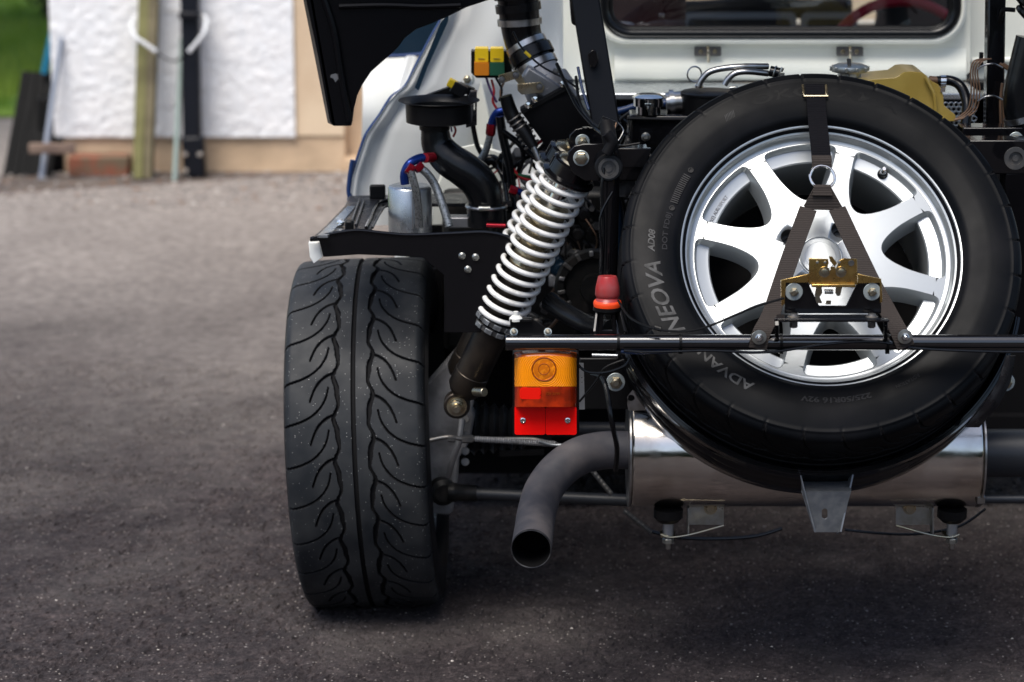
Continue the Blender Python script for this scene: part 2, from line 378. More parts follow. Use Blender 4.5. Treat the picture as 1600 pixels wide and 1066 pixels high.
    def xf(s, mtx): s.v = [mtx @ p for p in s.v]; return s
COL = SC.collection
def finish(name, vs, fs, material, parent=None, bev=0.0, smooth=35, label=None, mats=None, fm=None, segs=2):
    vs = np.asarray(vs, dtype=np.float64) if not isinstance(vs, np.ndarray) else vs
    c = (vs.min(0)+vs.max(0))/2
    me = bpy.data.meshes.new(name)
    me.from_pydata((vs-c).tolist(), [], fs if isinstance(fs, list) else fs.tolist()); me.update()
    ob = bpy.data.objects.new(name, me); COL.objects.link(ob); ob.location = [float(k) for k in c]
    for mm in ([material] if mats is None else mats): me.materials.append(MATS[mm])
    if fm is not None: me.polygons.foreach_set('material_index', fm)
    if smooth:
        me.polygons.foreach_set('use_smooth', [True]*len(me.polygons))
        try: me.set_sharp_from_angle(angle=R(smooth))
        except Exception: pass
    if bev:
        md = ob.modifiers.new('bevel', 'BEVEL'); md.width = bev; md.segments = segs; md.limit_method = 'ANGLE'; md.angle_limit = R(40); md.harden_normals = False
    if parent: setpar(ob, parent)
    else: WL[ob.name] = Vector(c)
    if label: ob['label'] = label
    return ob
WL = {}
def wloc(o):
    p = Vector(o.location)
    q = o.parent
    if q: return WL[o.name]
    return p
def setpar(ob, parent):
    w = Vector(ob.location); ob.parent = parent
    ob.location = w - (WL[parent.name] if parent.name in WL else Vector(parent.location)); WL[ob.name] = w
def build(mb, name, material, parent=None, bev=0.0, smooth=35, label=None, segs=2):
    # consistent outward normals
    me = finish(name, np.array([tuple(p) for p in mb.v]), mb.f, material, parent, bev, smooth, label, segs=segs)
    bm = bmesh.new(); bm.from_mesh(me.data); bmesh.ops.remove_doubles(bm, verts=bm.verts, dist=1e-6)
    bmesh.ops.recalc_face_normals(bm, faces=bm.faces); bm.to_mesh(me.data); bm.free()
    if smooth:
        me.data.polygons.foreach_set('use_smooth', [True]*len(me.data.polygons)); me.data.set_sharp_from_angle(angle=R(smooth))
    return me
def thing(name, label, cat, loc, group=None):
    o = bpy.data.objects.new(name, None); COL.objects.link(o); o.location = loc; o.empty_display_size = .1
    o['label'] = label; o['category'] = cat
    if group: o['group'] = group
    WL[o.name] = Vector(loc); return o
def tag(o, label, cat, group=None):
    o['label'] = label; o['category'] = cat
    if group: o['group'] = group
    return o
def struct(o, kind='structure'):
    o['kind'] = kind; return o
def plate(pix, Y, th=.004, holes=()):
    """flat sheet standing square to the car's axis at Y, outline given where the photograph shows it"""
    mb = M(); cv = lambda l: [(P(a,b,Y).x, P(a,b,Y).z) for a, b in l]
    return mb.prism([cv(pix)]+[cv(h) for h in holes], (0,Y,0), X_, Z_, th)
def rrect(x0, y0, x1, y1, r, n=8):
    out = []
    for cx, cy, a in ((x1-r,y0+r,-90),(x1-r,y1-r,0),(x0+r,y1-r,90),(x0+r,y0+r,180)):
        for i in range(n+1): t = R(a+90*i/n); out.append((cx+r*math.cos(t), cy+r*math.sin(t)))
    return out
# ================================================================ tyre with its real tread cut into the surface
def catmull(P_, sub):
    P_ = np.array(P_, float); out = []
    for i in range(len(P_)-1):
        p0, p1, p2, p3 = P_[max(i-1,0)], P_[i], P_[i+1], P_[min(i+2,len(P_)-1)]
        for k in range(sub):
            t = k/sub; out.append(.5*((2*p1)+(p2-p0)*t+(2*p0-5*p1+4*p2-p3)*t*t+(3*p1-p0-3*p2+p3)*t**3))
    out.append(P_[-1]); return np.array(out)
def tyre_profile(W, Rt, rbead, bead_half):
    """(lateral, radius) from the outer bead over the tread to the inner bead"""
    h = Rt-rbead; k = W/2
    half = [(bead_half, rbead-.004), (bead_half+.006, rbead+.004), (k*.955, rbead+h*.14), (k*.995, rbead+h*.36), (k*1.0, rbead+h*.55), (k*.975, rbead+h*.76), (k*.942, rbead+h*.885),
            (k*.90, rbead+h*.950), (k*.83, rbead+h*.978), (k*.62, rbead+h*.992), (k*.3, rbead+h*.999), (0, Rt)]
    return half + [(-a, r) for a, r in half[-2::-1]]
def build_tyre(name, W, Rt, rbead, bead_half, mtx, material, parent, du, dv, pitches=27, deep=.0065, lines=()):
    prof = catmull(tyre_profile(W, Rt, rbead, bead_half), 14)
    seg = np.r_[0, np.cumsum(np.hypot(*np.diff(prof, axis=0).T))]; tot = seg[-1]
    # resample: fine on the tread, coarse on the walls
    ss = [0.0]
    while ss[-1] < tot:
        x = np.interp(ss[-1], seg, prof[:,0]); r = np.interp(ss[-1], seg, prof[:,1])
        ss.append(ss[-1] + (dv if (r > Rt-.022) else .0045))
    ss[-1] = tot; ss = np.array(ss)
    lx = np.interp(ss, seg, prof[:,0]); lr = np.interp(ss, seg, prof[:,1])
    # signed arc distance across the tread, from the crown
    w = ss - np.interp(0, -lx, ss)
    per = 2*math.pi*Rt/pitches; nu = int(round(per/du)); U = np.arange(nu)*per/nu
    uu, ww = np.meshgrid(U, w, indexing='ij'); kk = W/.245
    depth = np.zeros_like(uu)
    a = np.abs(ww)/kk; side = np.sign(ww); sh = per/.0655
    def groove(dist, half, dep):
        return dep*np.clip((half-dist)/.0008, 0, 1)
    # straight centre groove
    depth = np.maximum(depth, groove(np.abs(ww), .0037, deep))
    # scalloped circumferential grooves
    for sgn, cw in ((1, .0285), (-1, .0285)):
        ph = ((uu/per + (0.0 if sgn > 0 else .45)) % 1.0)
        centre = cw + .0036*np.cos(2*math.pi*ph) + .0014*np.cos(4*math.pi*ph+.8)
        dd = np.abs(ww*sgn/kk-centre)*.92
        wid = .0031 + .0008*np.sin(2*math.pi*ph)
        depth = np.maximum(depth, groove(dd, wid, deep)*(np.sign(ww) == sgn))
    # swept side grooves, in pairs
    A = [(.031,-.001),(.041,.002),(.051,.008),(.060,.017),(.067,.029),(.0725,.043)]
    B = [(.0415,.0225),(.0445,.035),(.050,.046),(.059,.057),(.071,.066),(.086,.073),(.104,.078),(.120,.081),(.132,.082)]
    for sgn, off in ((1, 0.0), (-1, .45)):
        for path, h0, h1 in ((A, .0019, .0010), (B, .0008, .0016)):
            pts = catmull(path, 4); best = np.full(uu.shape, 9.0); hw = np.zeros_like(uu)
            n = len(pts)
            for rep in (-2, -1, 0, 1, 2):
                for i in range(n-1):
                    p = np.array([pts[i][0], pts[i][1]*sh+off*per+rep*per]); q = np.array([pts[i+1][0], pts[i+1][1]*sh+off*per+rep*per])
                    d = q-p; t = np.clip(((a-p[0])*d[0]+(uu-p[1])*d[1])/(d@d), 0, 1)
                    dist = np.hypot(a-p[0]-d[0]*t, uu-p[1]-d[1]*t)
                    msk = dist < best; best = np.where(msk, dist, best)
                    hw = np.where(msk, h0+(h1-h0)*(i+t)/(n-1), hw)
            dp = deep*.85*np.clip((.134-a)/.03, .12, 1)
            depth = np.maximum(depth, groove(best, hw+.0004, 1)*dp*(side == sgn))
    # assemble
    n_u = nu*pitches; ang = -np.arange(n_u)*2*math.pi/n_u
    D = np.tile(depth, (pitches, 1))
    nx = np.gradient(lr, ss); nr = -np.gradient(lx, ss)      # outward normal of the profile
    ln = np.hypot(nx, nr); nx, nr = nx/ln, nr/ln
    # raised circular ribs on the sidewall
    rib = np.zeros_like(ss)
    for rr_, hh_ in lines: rib += hh_*np.exp(-((lr-rr_)/.0016)**2)
    X = lx[None,:] + nx[None,:]*(-D+rib[None,:]); Rr = lr[None,:] + nr[None,:]*(-D+rib[None,:])
    vs = np.stack([Rr*np.cos(ang)[:,None], Rr*np.sin(ang)[:,None], X], -1).reshape(-1, 3)
    m = np.array(mtx); vs = vs @ m[:3,:3].T + m[:3,3]
    k = len(ss); i = np.arange(n_u)[:,None]; j = np.arange(k-1)[None,:]; i2 = (i+1) % n_u
    fs = np.stack([i*k+j, i*k+j+1, i2*k+j+1, i2*k+j], -1).reshape(-1, 4)
    c = (vs.min(0)+vs.max(0))/2; me = bpy.data.meshes.new(name)
    me.vertices.add(len(vs)); me.vertices.foreach_set('co', (vs-c).astype(np.float32).ravel())
    me.loops.add(fs.size); me.loops.foreach_set('vertex_index', fs.astype(np.int32).ravel())
    me.polygons.add(len(fs)); me.polygons.foreach_set('loop_start', np.arange(0, fs.size, 4, dtype=np.int32))
    [me.materials.append(MATS[q]) for q in (material[0], material[1], 'shaded_groove_rubber')]
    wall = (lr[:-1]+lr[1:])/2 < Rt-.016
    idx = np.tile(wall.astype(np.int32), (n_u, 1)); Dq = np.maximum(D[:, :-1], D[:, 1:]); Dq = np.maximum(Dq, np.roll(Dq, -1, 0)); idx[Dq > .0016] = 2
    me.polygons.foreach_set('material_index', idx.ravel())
    me.update(calc_edges=True); me.validate()
    me.polygons.foreach_set('use_smooth', [True]*len(me.polygons)); me.set_sharp_from_angle(angle=R(50))
    ob = bpy.data.objects.new(name, me); COL.objects.link(ob); ob.location = [float(q) for q in c]; WL[ob.name] = Vector(ob.location)
    if parent: setpar(ob, parent)
    return ob, (lx, lr)

# ================================================================ the car
CAR_X = P(1283, 400, 4.0).x
car = thing('car', 'white mid-engined car seen from behind, rear cover tipped up over its open engine bay', 'car', (CAR_X, 5.2, 0))
def part(mb, name, material, bev=0.0, label=None, parent=None, smooth=35):
    return build(mb, name, material, parent or car, bev, smooth, label)
# ---- rear wheel on the road
YA = 4.475; TW = .248; TR = .3155
tc_ = V(P(580, 700, YA).x, YA, TR-.0015)
axl = V(math.cos(R(1.6)), math.sin(R(1.6))*-1, -math.sin(R(-2.4)))   # toe and camber
ez = -axl.normalized(); ey = (Z_ - ez*Z_.dot(ez)).normalized(); ex = ey.cross(ez)
WM = Matrix.Translation(tc_) @ Matrix((ex, ey, ez)).transposed().to_4x4()
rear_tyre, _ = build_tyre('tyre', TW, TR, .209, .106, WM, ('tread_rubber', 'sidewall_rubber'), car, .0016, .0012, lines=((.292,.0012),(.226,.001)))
rear_tyre['label'] = 'wide road tyre with swept tread grooves and specks of grit'
mb = M().lathe((0,0,0), Z_, [(-.112,.222),(-.112,.214),(-.104,.206),(-.06,.19),(.05,.19),(.104,.206),(.112,.214),(.112,.222)], 72).xf(WM)
rim0 = part(mb, 'rim', 'alloy_barrel', parent=rear_tyre)
mb = M()
mb.lathe((0,0,0), Z_, [(-.055,.0),(-.055,.145),(-.062,.150),(-.075,.150),(-.08,.06),(-.11,.05),(-.11,0)], 48).xf(WM)
part(mb, 'brake_disc', 'dark_steel')

# ---- hub carrier beside the tyre
Yh = 4.36
mb = plate([(668,802),(668,600),(690,575),(716,545),(735,528),(760,528),(766,545),(748,590),(738,640),(742,650),(735,690),(718,715),(716,745),(708,800),(700,806)], Yh, .035)
part(mb, 'hub_carrier', 'cast_alloy', bev=.004)
mb = M(); c = P(752, 556, Yh-.004); mb.lathe(c, (0,-1,0), [(0,0),(0,.017),(.006,.017),(.008,.010),(.018,.010),(.018,0)], 20); part(mb, 'bolt', 'dark_steel')
mb = M(); c = P(690, 765, Yh-.012); mb.lathe(c, (.2,-1,0), [(0,0),(0,.024),(.02,.024),(.026,.016),(.026,0)], 24); part(mb, 'ball_joint', 'dirty_black')
# brake lever tab, bracket strap
mb = M().tube([P(722,655,4.28), P(717,690,4.27), P(706,722,4.27), P(700,745,4.28)], .0055, 8); part(mb, 'brake_lever', 'cast_light')

def bolt(c, ax, r, h=.006, washer=None, mat_='zinc', stud=0.0, parent=None, name='bolt', mat_w=None):
    c, ax = Vector(c), Vector(ax).normalized(); mb = M(); z = 0
    if washer: z = .0018
    mb.hexa(c+ax*z, c+ax*(z+h), r)
    mb.lathe(c+ax*(z+h*.3), ax, [(0,0),(0,r*.75),(h*.74,r*.7),(h*.9,r*.45),(h*.9,0)], 18)
    if stud: mb.cyl(c+ax*z, c+ax*(z+h+stud), r*.5, n=14, ch=.0008)
    bo_ = part(mb, name, 'gold_zinc' if washer and mat_ == 'zinc' else mat_, parent=parent, smooth=25)
    if washer:
        wm = M().lathe(c, ax, [(0,r*.5),(0,washer),(.0016,washer),(.0020,washer-.0006),(.0020,r*.5)], 28); part(wm, 'washer', 'washer_zinc', parent=parent or bo_, smooth=25)
    return bo_

# ---- coil-over shock absorbers (a pair, one behind the other)
def shock(A, B):
    A, B = Vector(A), Vector(B); d = (B-A).normalized(); L = (B-A).length
    at = lambda t: A + d*(L*t)
    body = part(M().lathe(A, d, [(L*.045,0),(L*.045,.018),(L*.052,.024),(L*.072,.0300),(L*.132,.0300),(L*.134,.0288),(L*.325,.0288),(L*.325,.0265),(L*.60,.0265),(L*.60,0)], 40), 'shock_absorber', 'anodised_bronze')
    part(M().lathe(A, d, [(L*.56,0),(L*.56,.0272),(L*.576,.0278),(L*.58,.0268),(L*.66,.0268),(L*.662,.024),(L*.70,.024),(L*.702,.0262),(L*.80,.0262),(L*.80,0)], 36), 'damper_sleeve', 'gold_zinc', parent=body)
    part(M().lathe(A, d, [(L*.80,0),(L*.80,.014),(L*.93,.014),(L*.93,0)], 20), 'damper_rod', 'chrome', parent=body)
    for t0 in (.322, .347):
        mb = M().lathe(A, d, [(L*t0,.02),(L*t0,.0395),(L*t0+.0085,.0395),(L*t0+.0085,.02)], 40)
        co_ = part(mb, 'spring_collar', 'dark_steel', parent=body, smooth=30); mb = M()
        x = d.orthogonal().normalized(); y = d.cross(x)
        for k in range(12):
            t = 2*math.pi*(k+(.5 if t0 > .33 else 0))/12; q = x*math.cos(t)+y*math.sin(t)
            mb.bar(at(t0)+q*.0392+d*.0005, at(t0)+q*.0392+d*.0085, .0128, .0062, up=q)
        part(mb, 'collar_lugs', 'lug_steel', parent=body, bev=.0005)
    s = M().helix(at(.352)+d*.004, at(.912), .0378, .0046, 14.3, 12, 40, phase=.7)
    part(s, 'coil_spring', 'spring_white', parent=body, smooth=60)
    part(M().lathe(A, d, [(L*.905,.012),(L*.905,.0425),(L*.910,.0445),(L*.918,.0445),(L*.924,.0370),(L*.965,.0355),(L*.968,.032),(L*.968,0)], 44), 'spring_seat', 'gloss_black', parent=body)
    part(M().lathe(A, d, [(L*.966,0),(L*.966,.028),(L*.975,.026),(L*.985,.014),(L*.995,.014),(L*.995,0)], 24), 'locknut', 'gold_zinc', parent=body)
    return body
SA, SB = P(714,632,4.19), P(905,240,4.08)
sh1 = shock(SA, SB)
off = V(-.005, .105, .003)
def copy_part(o, off, parent):
    c = o.copy(); COL.objects.link(c); w = WL[o.name]+off; c.parent = parent; c.location = w-WL[parent.name]; WL[c.name] = w
    for k in [x for x in WL if x in bpy.data.objects and bpy.data.objects[x].parent == o]:
        q = bpy.data.objects[k]; e = q.copy(); COL.objects.link(e); e.parent = c; WL[e.name] = WL[k]+off
    return c
copy_part(sh1, off, car)
# lower eye and bolt
mb = M(); mb.lathe(SA+V(0,.014,0), (0,-1,0), [(0,0),(0,.0225),(.024,.0225),(.026,.0205),(.026,.0)], 28); part(mb, 'shock_eye', 'anodised_bronze')
mb = M(); mb.lathe(SA+V(0,-.012,0), (0,-1,0), [(0,0),(0,.017),(.003,.017),(.003,.0145),(.006,.0145),(.0065,.012),(.009,.011),(.010,.008),(.018,.0075),(.018,.005),(.028,.0048),(.028,.0)], 24); part(mb, 'bolt', 'gold_zinc')
mb = M().cyl(P(742,612,4.13), P(757,613,4.11), .0075, n=16, ch=.001); part(mb, 'knob', 'gold_zinc')

# ---- upper shock brackets
for k, (px, py, Y) in enumerate(((910,221,4.16), (908,247,4.03))):
    pl = [(895+(0 if k else 2), py+26)]
    pts = [(px-22, py+3), (px-20, py-10), (px-11, py-19), (px+4, py-22), (px+52, py-22), (px+52, py+36), (px+6, py+36), (px-14, py+22)]
    part(plate(pts, Y, .008), 'shock_bracket', 'gloss_black', bev=.0015)
    bolt(P(px,py,Y)-V(0,.0005,0), (0,-1,0), .0105 if k else .0085, .006, .0128 if k else .0118, 'zinc', stud=0 if k else .006)

# ---- chassis: posts, rails
def rail(name, a, b, w, h, m='gloss_black', bev=.002, up=None): return part(M().bar(a, b, w, h, up), name, m, bev=bev)
part(M().cyl(P(954,258,4.02), P(950,432,4.02), .0150, n=24), 'chassis_tube', 'gloss_black')
mb = M().cyl(P(951,262,4.0), P(951,262,4.05), .0225, n=28, ch=.002); part(mb, 'chassis_tube', 'satin_black')
mb = M().lathe(P(951,263,3.998), (0,-1,0), [(0,0),(0,.0165),(.004,.0165),(.004,.012),(-.004,.012),(-.004,.006),(.002,.0055),(.002,0)], 24); part(mb, 'bolt', 'dark_steel')
rail('chassis_rail', P(930,254,4.09), P(1012,254,4.09), .05, .052)
part(plate([(962,232),(1018,232),(1010,262),(962,262)], 4.06, .01), 'chassis_plate', 'gloss_black', bev=.0015)
part(plate([(962,268),(998,268),(990,290),(982,308),(964,308)], 4.08, .004), 'gusset', 'dusty_black')
# raking square post on the left of the engine
part(M().bar(P(905,-60,4.34), P(948,205,4.26), .047, .05, up=(0,1,0)), 'frame_post', 'cover_black', bev=.003)
part(plate([(900,-30),(928,-30),(930,2),(926,30),(905,44),(893,38),(890,0)], 4.30, .05), 'frame_bracket', 'gloss_black', bev=.004)
mb = M().lathe(P(914,8,4.33), (1,-.35,0), [(0,0),(0,.033),(.010,.033),(.012,.028),(.018,.027),(.020,.02),(.020,0)], 32); part(mb, 'bracket_boss', 'steel')
part(plate([(918,84),(926,78),(933,80),(935,97),(930,106),(922,104)], 4.24, .012), 'bracket_tab', 'gloss_black', bev=.001)
rail('frame_post', P(1556,-40,4.32), P(1552,205,4.30), .030, .032, bev=.003)
part(M().bar(P(1536,92,4.28), P(1530,92,4.28), .008, .022), 'bracket_tab', 'satin_black', bev=.001)
part(M().tube([P(1562,36,4.30), P(1566,18,4.29), P(1572,15,4.29), P(1586,16,4.29)], .004, 8), 'hook', 'satin_black')
rail('chassis_rail', P(1500,210,4.2), P(1700,210,4.2), .05, .030)
rail('chassis_rail', P(1505,242,4.1), P(1700,242,4.1), .05, .055)
part(M().bar(P(1588,262,4.10), P(1584,520,4.14), .045, .05, up=(0,1,0)), 'frame_post', 'cover_black', bev=.003)
bolt(P(1587,217,4.14), (0,-1,0), .0075, .006, .0115, 'gold_zinc', stud=.004)
mb = M().lathe(P(1586,247,4.03), (0,-1,0), [(0,0),(0,.018),(.006,.018),(.006,.011),(.001,.011),(.001,.005),(.004,.005),(.004,0)], 24); part(mb, 'bolt', 'dark_steel')
# rubber buffer standing on its bracket
bs = part(M().lathe(P(949,478,3.90), UPV*.35+Z_*.65, [(0,0),(0,.0205),(.005,.0215),(.008,.0205),(.0115,.0175),(.0125,.0165),(.0135,.0175),(.018,.0195),(.030,.0185),(.044,.0155),(.047,.0140),(.047,0)], 40), 'bump_stop', 'bump_red', label='translucent red rubber bump stop with orange foot')
part(M().lathe(P(949,478,3.90)-Z_*.0005, Z_, [(0,0),(0,.0215),(.005,.0222),(.0085,.0212),(.0112,.0182),(.0112,0)], 40), 'rubber_foot', 'bump_orange', parent=bs)
part(M().lathe(P(949,482,3.90), Z_, [(-.006,0),(-.006,.016),(-.002,.0225),(.003,.0225),(.003,0)], 32), 'seat_cup', 'satin_black', parent=bs)
part(plate([(936,486),(962,486),(964,522),(934,522)], 3.90, .006, holes=[[(943,492),(955,492),(956,516),(942,516)]]), 'stop_bracket', 'gloss_black', bev=.0012)
part(M().bar(P(934,490,3.9), P(930,522,3.88), .004, .02), 'stop_bracket', 'dusty_black', bev=.0006)
part(M().bar(P(966,487,3.9), P(974,522,3.88), .004, .02), 'stop_bracket', 'satin_black', bev=.0006)
# ---- rear cross bar with its cable and ties
YB = 3.775
bar_ = part(M().cyl(P(790,535,YB), P(1750,535,YB), .0119, n=36, ch=.0008), 'cross_bar', 'bar_black', label='glossy black rear cross tube')
for px in (966, 1063, 1220, 1386):
    c = P(px,535,YB); part(M().lathe(c-X_*.0022, X_, [(0,.0112),(0,.0130),(.0044,.0130),(.0044,.0112)], 28).box(c+V(0,-.006,-.0135), (.006,.006,.005)), 'cable_tie', 'satin_black', parent=bar_)
pts = [(975,548),(1010,550),(1060,549),(1100,548),(1140,549),(1175,551),(1215,549),(1255,543),(1300,537),(1350,534),(1385,536),(1410,541),(1440,545),(1500,548),(1580,550),(1640,549)]
part(M().tube([P(a,b,YB-.0125) for a,b in pts], .0022, 8), 'wiring', 'rubber_hose', parent=bar_)
part(M().tube([P(a,b,YB-.004) for a,b in [(970,549),(995,551),(1020,550),(1050,549)]], .003, 8), 'wiring', 'wire_blue', parent=bar_)
# release cable looping across the spare wheel
part(M().tube([P(a,b,Y) for a,b,Y in [(966,470,3.86),(985,497,3.80),(1020,513,3.76),(1060,518,3.745),(1090,515,3.74),(1120,505,3.735),(1150,492,3.73),(1185,478,3.725),(1225,466,3.72)]], .0019, 8), 'release_cable', 'satin_black')
part(M().tube([P(1023,512,3.76), P(1033,515,3.757)], .0042, 10, sub=1), 'cable_clip', 'satin_black')
# ---- latch stand on the bar
ls = plate([(1226,441),(1262,441),(1280,478),(1322,478),(1340,441),(1377,441),(1377,490),(1226,490)], 3.735, .0035)
latch = part(ls, 'latch_bracket', 'gloss_black', bev=.001, label='black bracket carrying the brass-coloured catch')
YL = 3.735
part(M().prism([[(P(1226,0,YL).x,YL-.001),(P(1378,0,YL).x,YL-.001),(P(1386,0,YL).x,YL-.03),(P(1218,0,YL).x,YL-.03)]], V(0,0,P(0,491,YL).z), X_, Y_, .0035), 'latch_shelf', 'gloss_black', parent=latch, bev=.0008)
part(M().bar(P(1216,500,3.705), P(1388,500,3.705), .018, .0025), 'latch_shelf', 'gloss_black', parent=latch)
for px in (1240, 1362):
    c = P(px, 496, 3.715); part(M().lathe(c, Z_, [(0,0),(0,.0095),(.0015,.0095),(.003,.007),(.0055,.006),(.0065,0)], 24), 'screw', 'dark_steel', parent=latch)
    part(M().hexa(P(px,503,3.715), P(px,512,3.715), .006), 'nut', 'dark_steel', parent=latch)
    bolt(P(px,455,YL)-V(0,.0035,0), (0,-1,0), .0068, .005, .0132, 'zinc', parent=latch)
for px in (1214, 1384):
    part(M().bar(P(px,503,3.705), P(px,528,3.76), .006, .012), 'latch_leg', 'gloss_black', parent=latch, bev=.0006)
# catch: pressed plates, passivated yellow
YC = 3.722
hole = [(1293,403),(1293,419),(1296,423),(1305,423),(1309,415),(1309,403)]
catch = part(plate([(1264,404),(1294,405),(1295,411),(1293,418),(1297,423),(1304,423),(1308,417),(1310,408),(1318,404),(1339,405),(1340,445),(1264,445)], YC, .0025), 'latch_catch', 'passivated', parent=car, bev=.0005, label='gold passivated catch plate')
for q in (((1264,430),(1264,446),(1338,446),(1338,438)),):
    part(M().bar(P(1268,446,YC-.003), P(1336,446,YC-.003), .008, .0045), 'catch_flange', 'passivated', parent=catch, bev=.0008)
for px in (1288, 1314):
    part(M().lathe(P(px,425,YC), (0,-1,0), [(0,0),(0,.0085),(.0012,.008),(.0012,.0055),(.003,.005),(.0036,.003),(.0036,0)], 24), 'rivet', 'gold_zinc', parent=catch)
for px, py in ((1277,410),(1289,410),(1311,410)):
    part(M().lathe(P(px,py,YC), (0,-1,0), [(0,0),(0,.0024),(.001,.002),(.0014,0)], 12), 'rivet', 'zinc', parent=catch)
part(M().lathe(P(1330,411,YC), (0,-1,0), [(0,0),(0,.0048),(.002,.0045),(.002,0)], 18), 'rivet', 'dark_steel', parent=catch)
part(plate([(1295,401),(1300,401),(1308,411),(1304,417),(1297,408)], YC-.003, .002), 'catch_pawl', 'passivated', parent=catch)
part(plate([(1298,417),(1305,417),(1306,427),(1297,427)], YC-.003, .002), 'catch_pawl', 'passivated', parent=catch)
for pts in ([(1220,438),(1264,428),(1264,442),(1228,442),(1226,476),(1221,478)], [(1340,428),(1377,436),(1379,472),(1375,474),(1375,442),(1340,443)]):
    part(plate(pts, YC+.006, .003), 'catch_arm', 'passivated', parent=catch, bev=.0005)
for pts in ([(1275,449),(1284,449),(1285,458),(1281,464),(1285,474),(1276,474),(1273,462)], [(1306,449),(1316,449),(1313,462),(1308,463),(1305,458)], [(1291,470),(1299,470),(1298,476),(1290,476)]):
    part(plate(pts, YC+.004, .0022), 'catch_link', 'gold_zinc', parent=catch)
part(M().helix(P(1288,456,YC), P(1302,456,YC), .0032, .0008, 8, 6, 14), 'catch_spring', 'steel', parent=catch)

# ---- lamp on its bracket under the bar
YT = 3.80
lb = part(plate([(797,499),(830,497),(860,517),(861,526),(797,526)], YT-.02, .003), 'lamp_bracket', 'satin_black', bev=.0006)
part(M().bar(P(797,499,YT-.018), P(831,499,YT-.018), .02, .003), 'lamp_bracket', 'satin_black', parent=lb)
for px in (803, 856): bolt(P(px,519,YT-.024), (0,-1,.4), .0045, .004, .006, 'gold_zinc', parent=lb)
part(M().cyl(P(806,500,YT-.02), P(806,487,YT-.02), .004, n=14).lathe(P(806,497,YT-.02), Z_, [(-.004,0),(-.004,.010),(.0,.010),(.004,.006),(.004,0)], 18), 'grommet', 'white_plastic', parent=lb)
lamp = part(plate(rrect(801,552,905,682,4), YT, .030), 'tail_lamp', 'satin_black', bev=.002, label='tail lamp with amber upper lens over a red reflector')
def lens(px0, px1, py0, py1, m, name, y0, bulge, top=0.0, bow=0.0):
    rows = []; n = 14
    for i in range(n+1):
        v = i/n; row = []
        for j in range(n+1):
            u = j/n; px = px0+(px1-px0)*u
            yy = py0+(py1-py0)*v - bow*(1-(2*u-1)**2)*(1-v)
            ed = (1-abs(2*u-1)**8)
            tp = 1-(1-min(1, v/.30))**2.2 if top else 1
            row.append(P(px, yy, y0 - bulge*ed*tp - .001))
        rows.append(row)
    mb = M().loft(rows, .004)
    return part(mb, name, m, parent=lamp, smooth=50)
lens(804, 901, 552, 577, 'smoke_lens', 'amber_lens', YT-.006, .026, top=1, bow=5)
lens(804, 901, 560, 604, 'amber_lens', 'amber_lens', YT-.006, .0275, bow=4)
lens(804, 901, 604.3, 636, 'red_brown_lens', 'brake_lens', YT-.006, .0275)
part(plate(rrect(812,606,846,624,5), YT-.0345, .0015), 'brake_lens', 'red_glow_lens', parent=lamp, smooth=50)  # bright red plate imitates the bulb's glow in the brake lens
part(M().torus(P(850,577,YT-.0345), (0,1,0), .0180, .0012, 40, 8), 'bulb_ring', 'smoke_lens', parent=lamp)
part(M().lathe(P(850,577,YT-.0335), (0,-1,0), [(0,0),(0,.0165),(.0012,.0155),(.0018,.009),(.0020,0)], 36), 'bulb', 'bulb_glass', parent=lamp)
part(M().torus(P(850,577,YT-.0352), (0,1,0), .0085, .0006, 40, 8), 'bulb_ring', 'smoke_lens', parent=lamp)
for x0, x1 in ((804,852),(852.6,901)):
    part(plate(rrect(x0,636,x1,679.5,3.5), YT-.012, .016), 'reflector', 'reflector_red', parent=lamp, bev=.001)
for px in (817, 887):
    part(M().lathe(P(px,657,YT-.012), (0,-1,0), [(0,0),(0,.0050),(.0014,.0044),(.002,.003),(.0012,.0026),(.0012,0)], 18), 'screw', 'chrome', parent=lamp)
def small_text(txt, size, org, ux, uy, depth, name, m, parent, shear=0.0):
    cu = bpy.data.curves.new('t', 'FONT'); cu.body = txt; cu.size = size; cu.extrude = depth; cu.shear = shear; cu.resolution_u = 3
    to = bpy.data.objects.new('t', cu); COL.objects.link(to)
    me = bpy.data.meshes.new_from_object(to.evaluated_get(bpy.context.evaluated_depsgraph_get()))
    vs = [tuple(v.co) for v in me.vertices]; fs = [tuple(p.vertices) for p in me.polygons]
    bpy.data.objects.remove(to); bpy.data.curves.remove(cu); bpy.data.meshes.remove(me)
    return vs, fs
vs, fs = small_text('12V 21W', .0058, 0,0,0, .0004, '', '', None)
mb = M(); o_ = P(852,617,YT-.0350); mb.add([o_+X_*a+Z_*b-Y_*c for a,b,c in vs], fs); part(mb, 'lettering', 'smoke_lens', parent=lamp)
part(M().tube([P(846,540,YT), P(847,551,YT)], .006, 10, sub=1), 'lamp_stem', 'satin_black', parent=lamp)

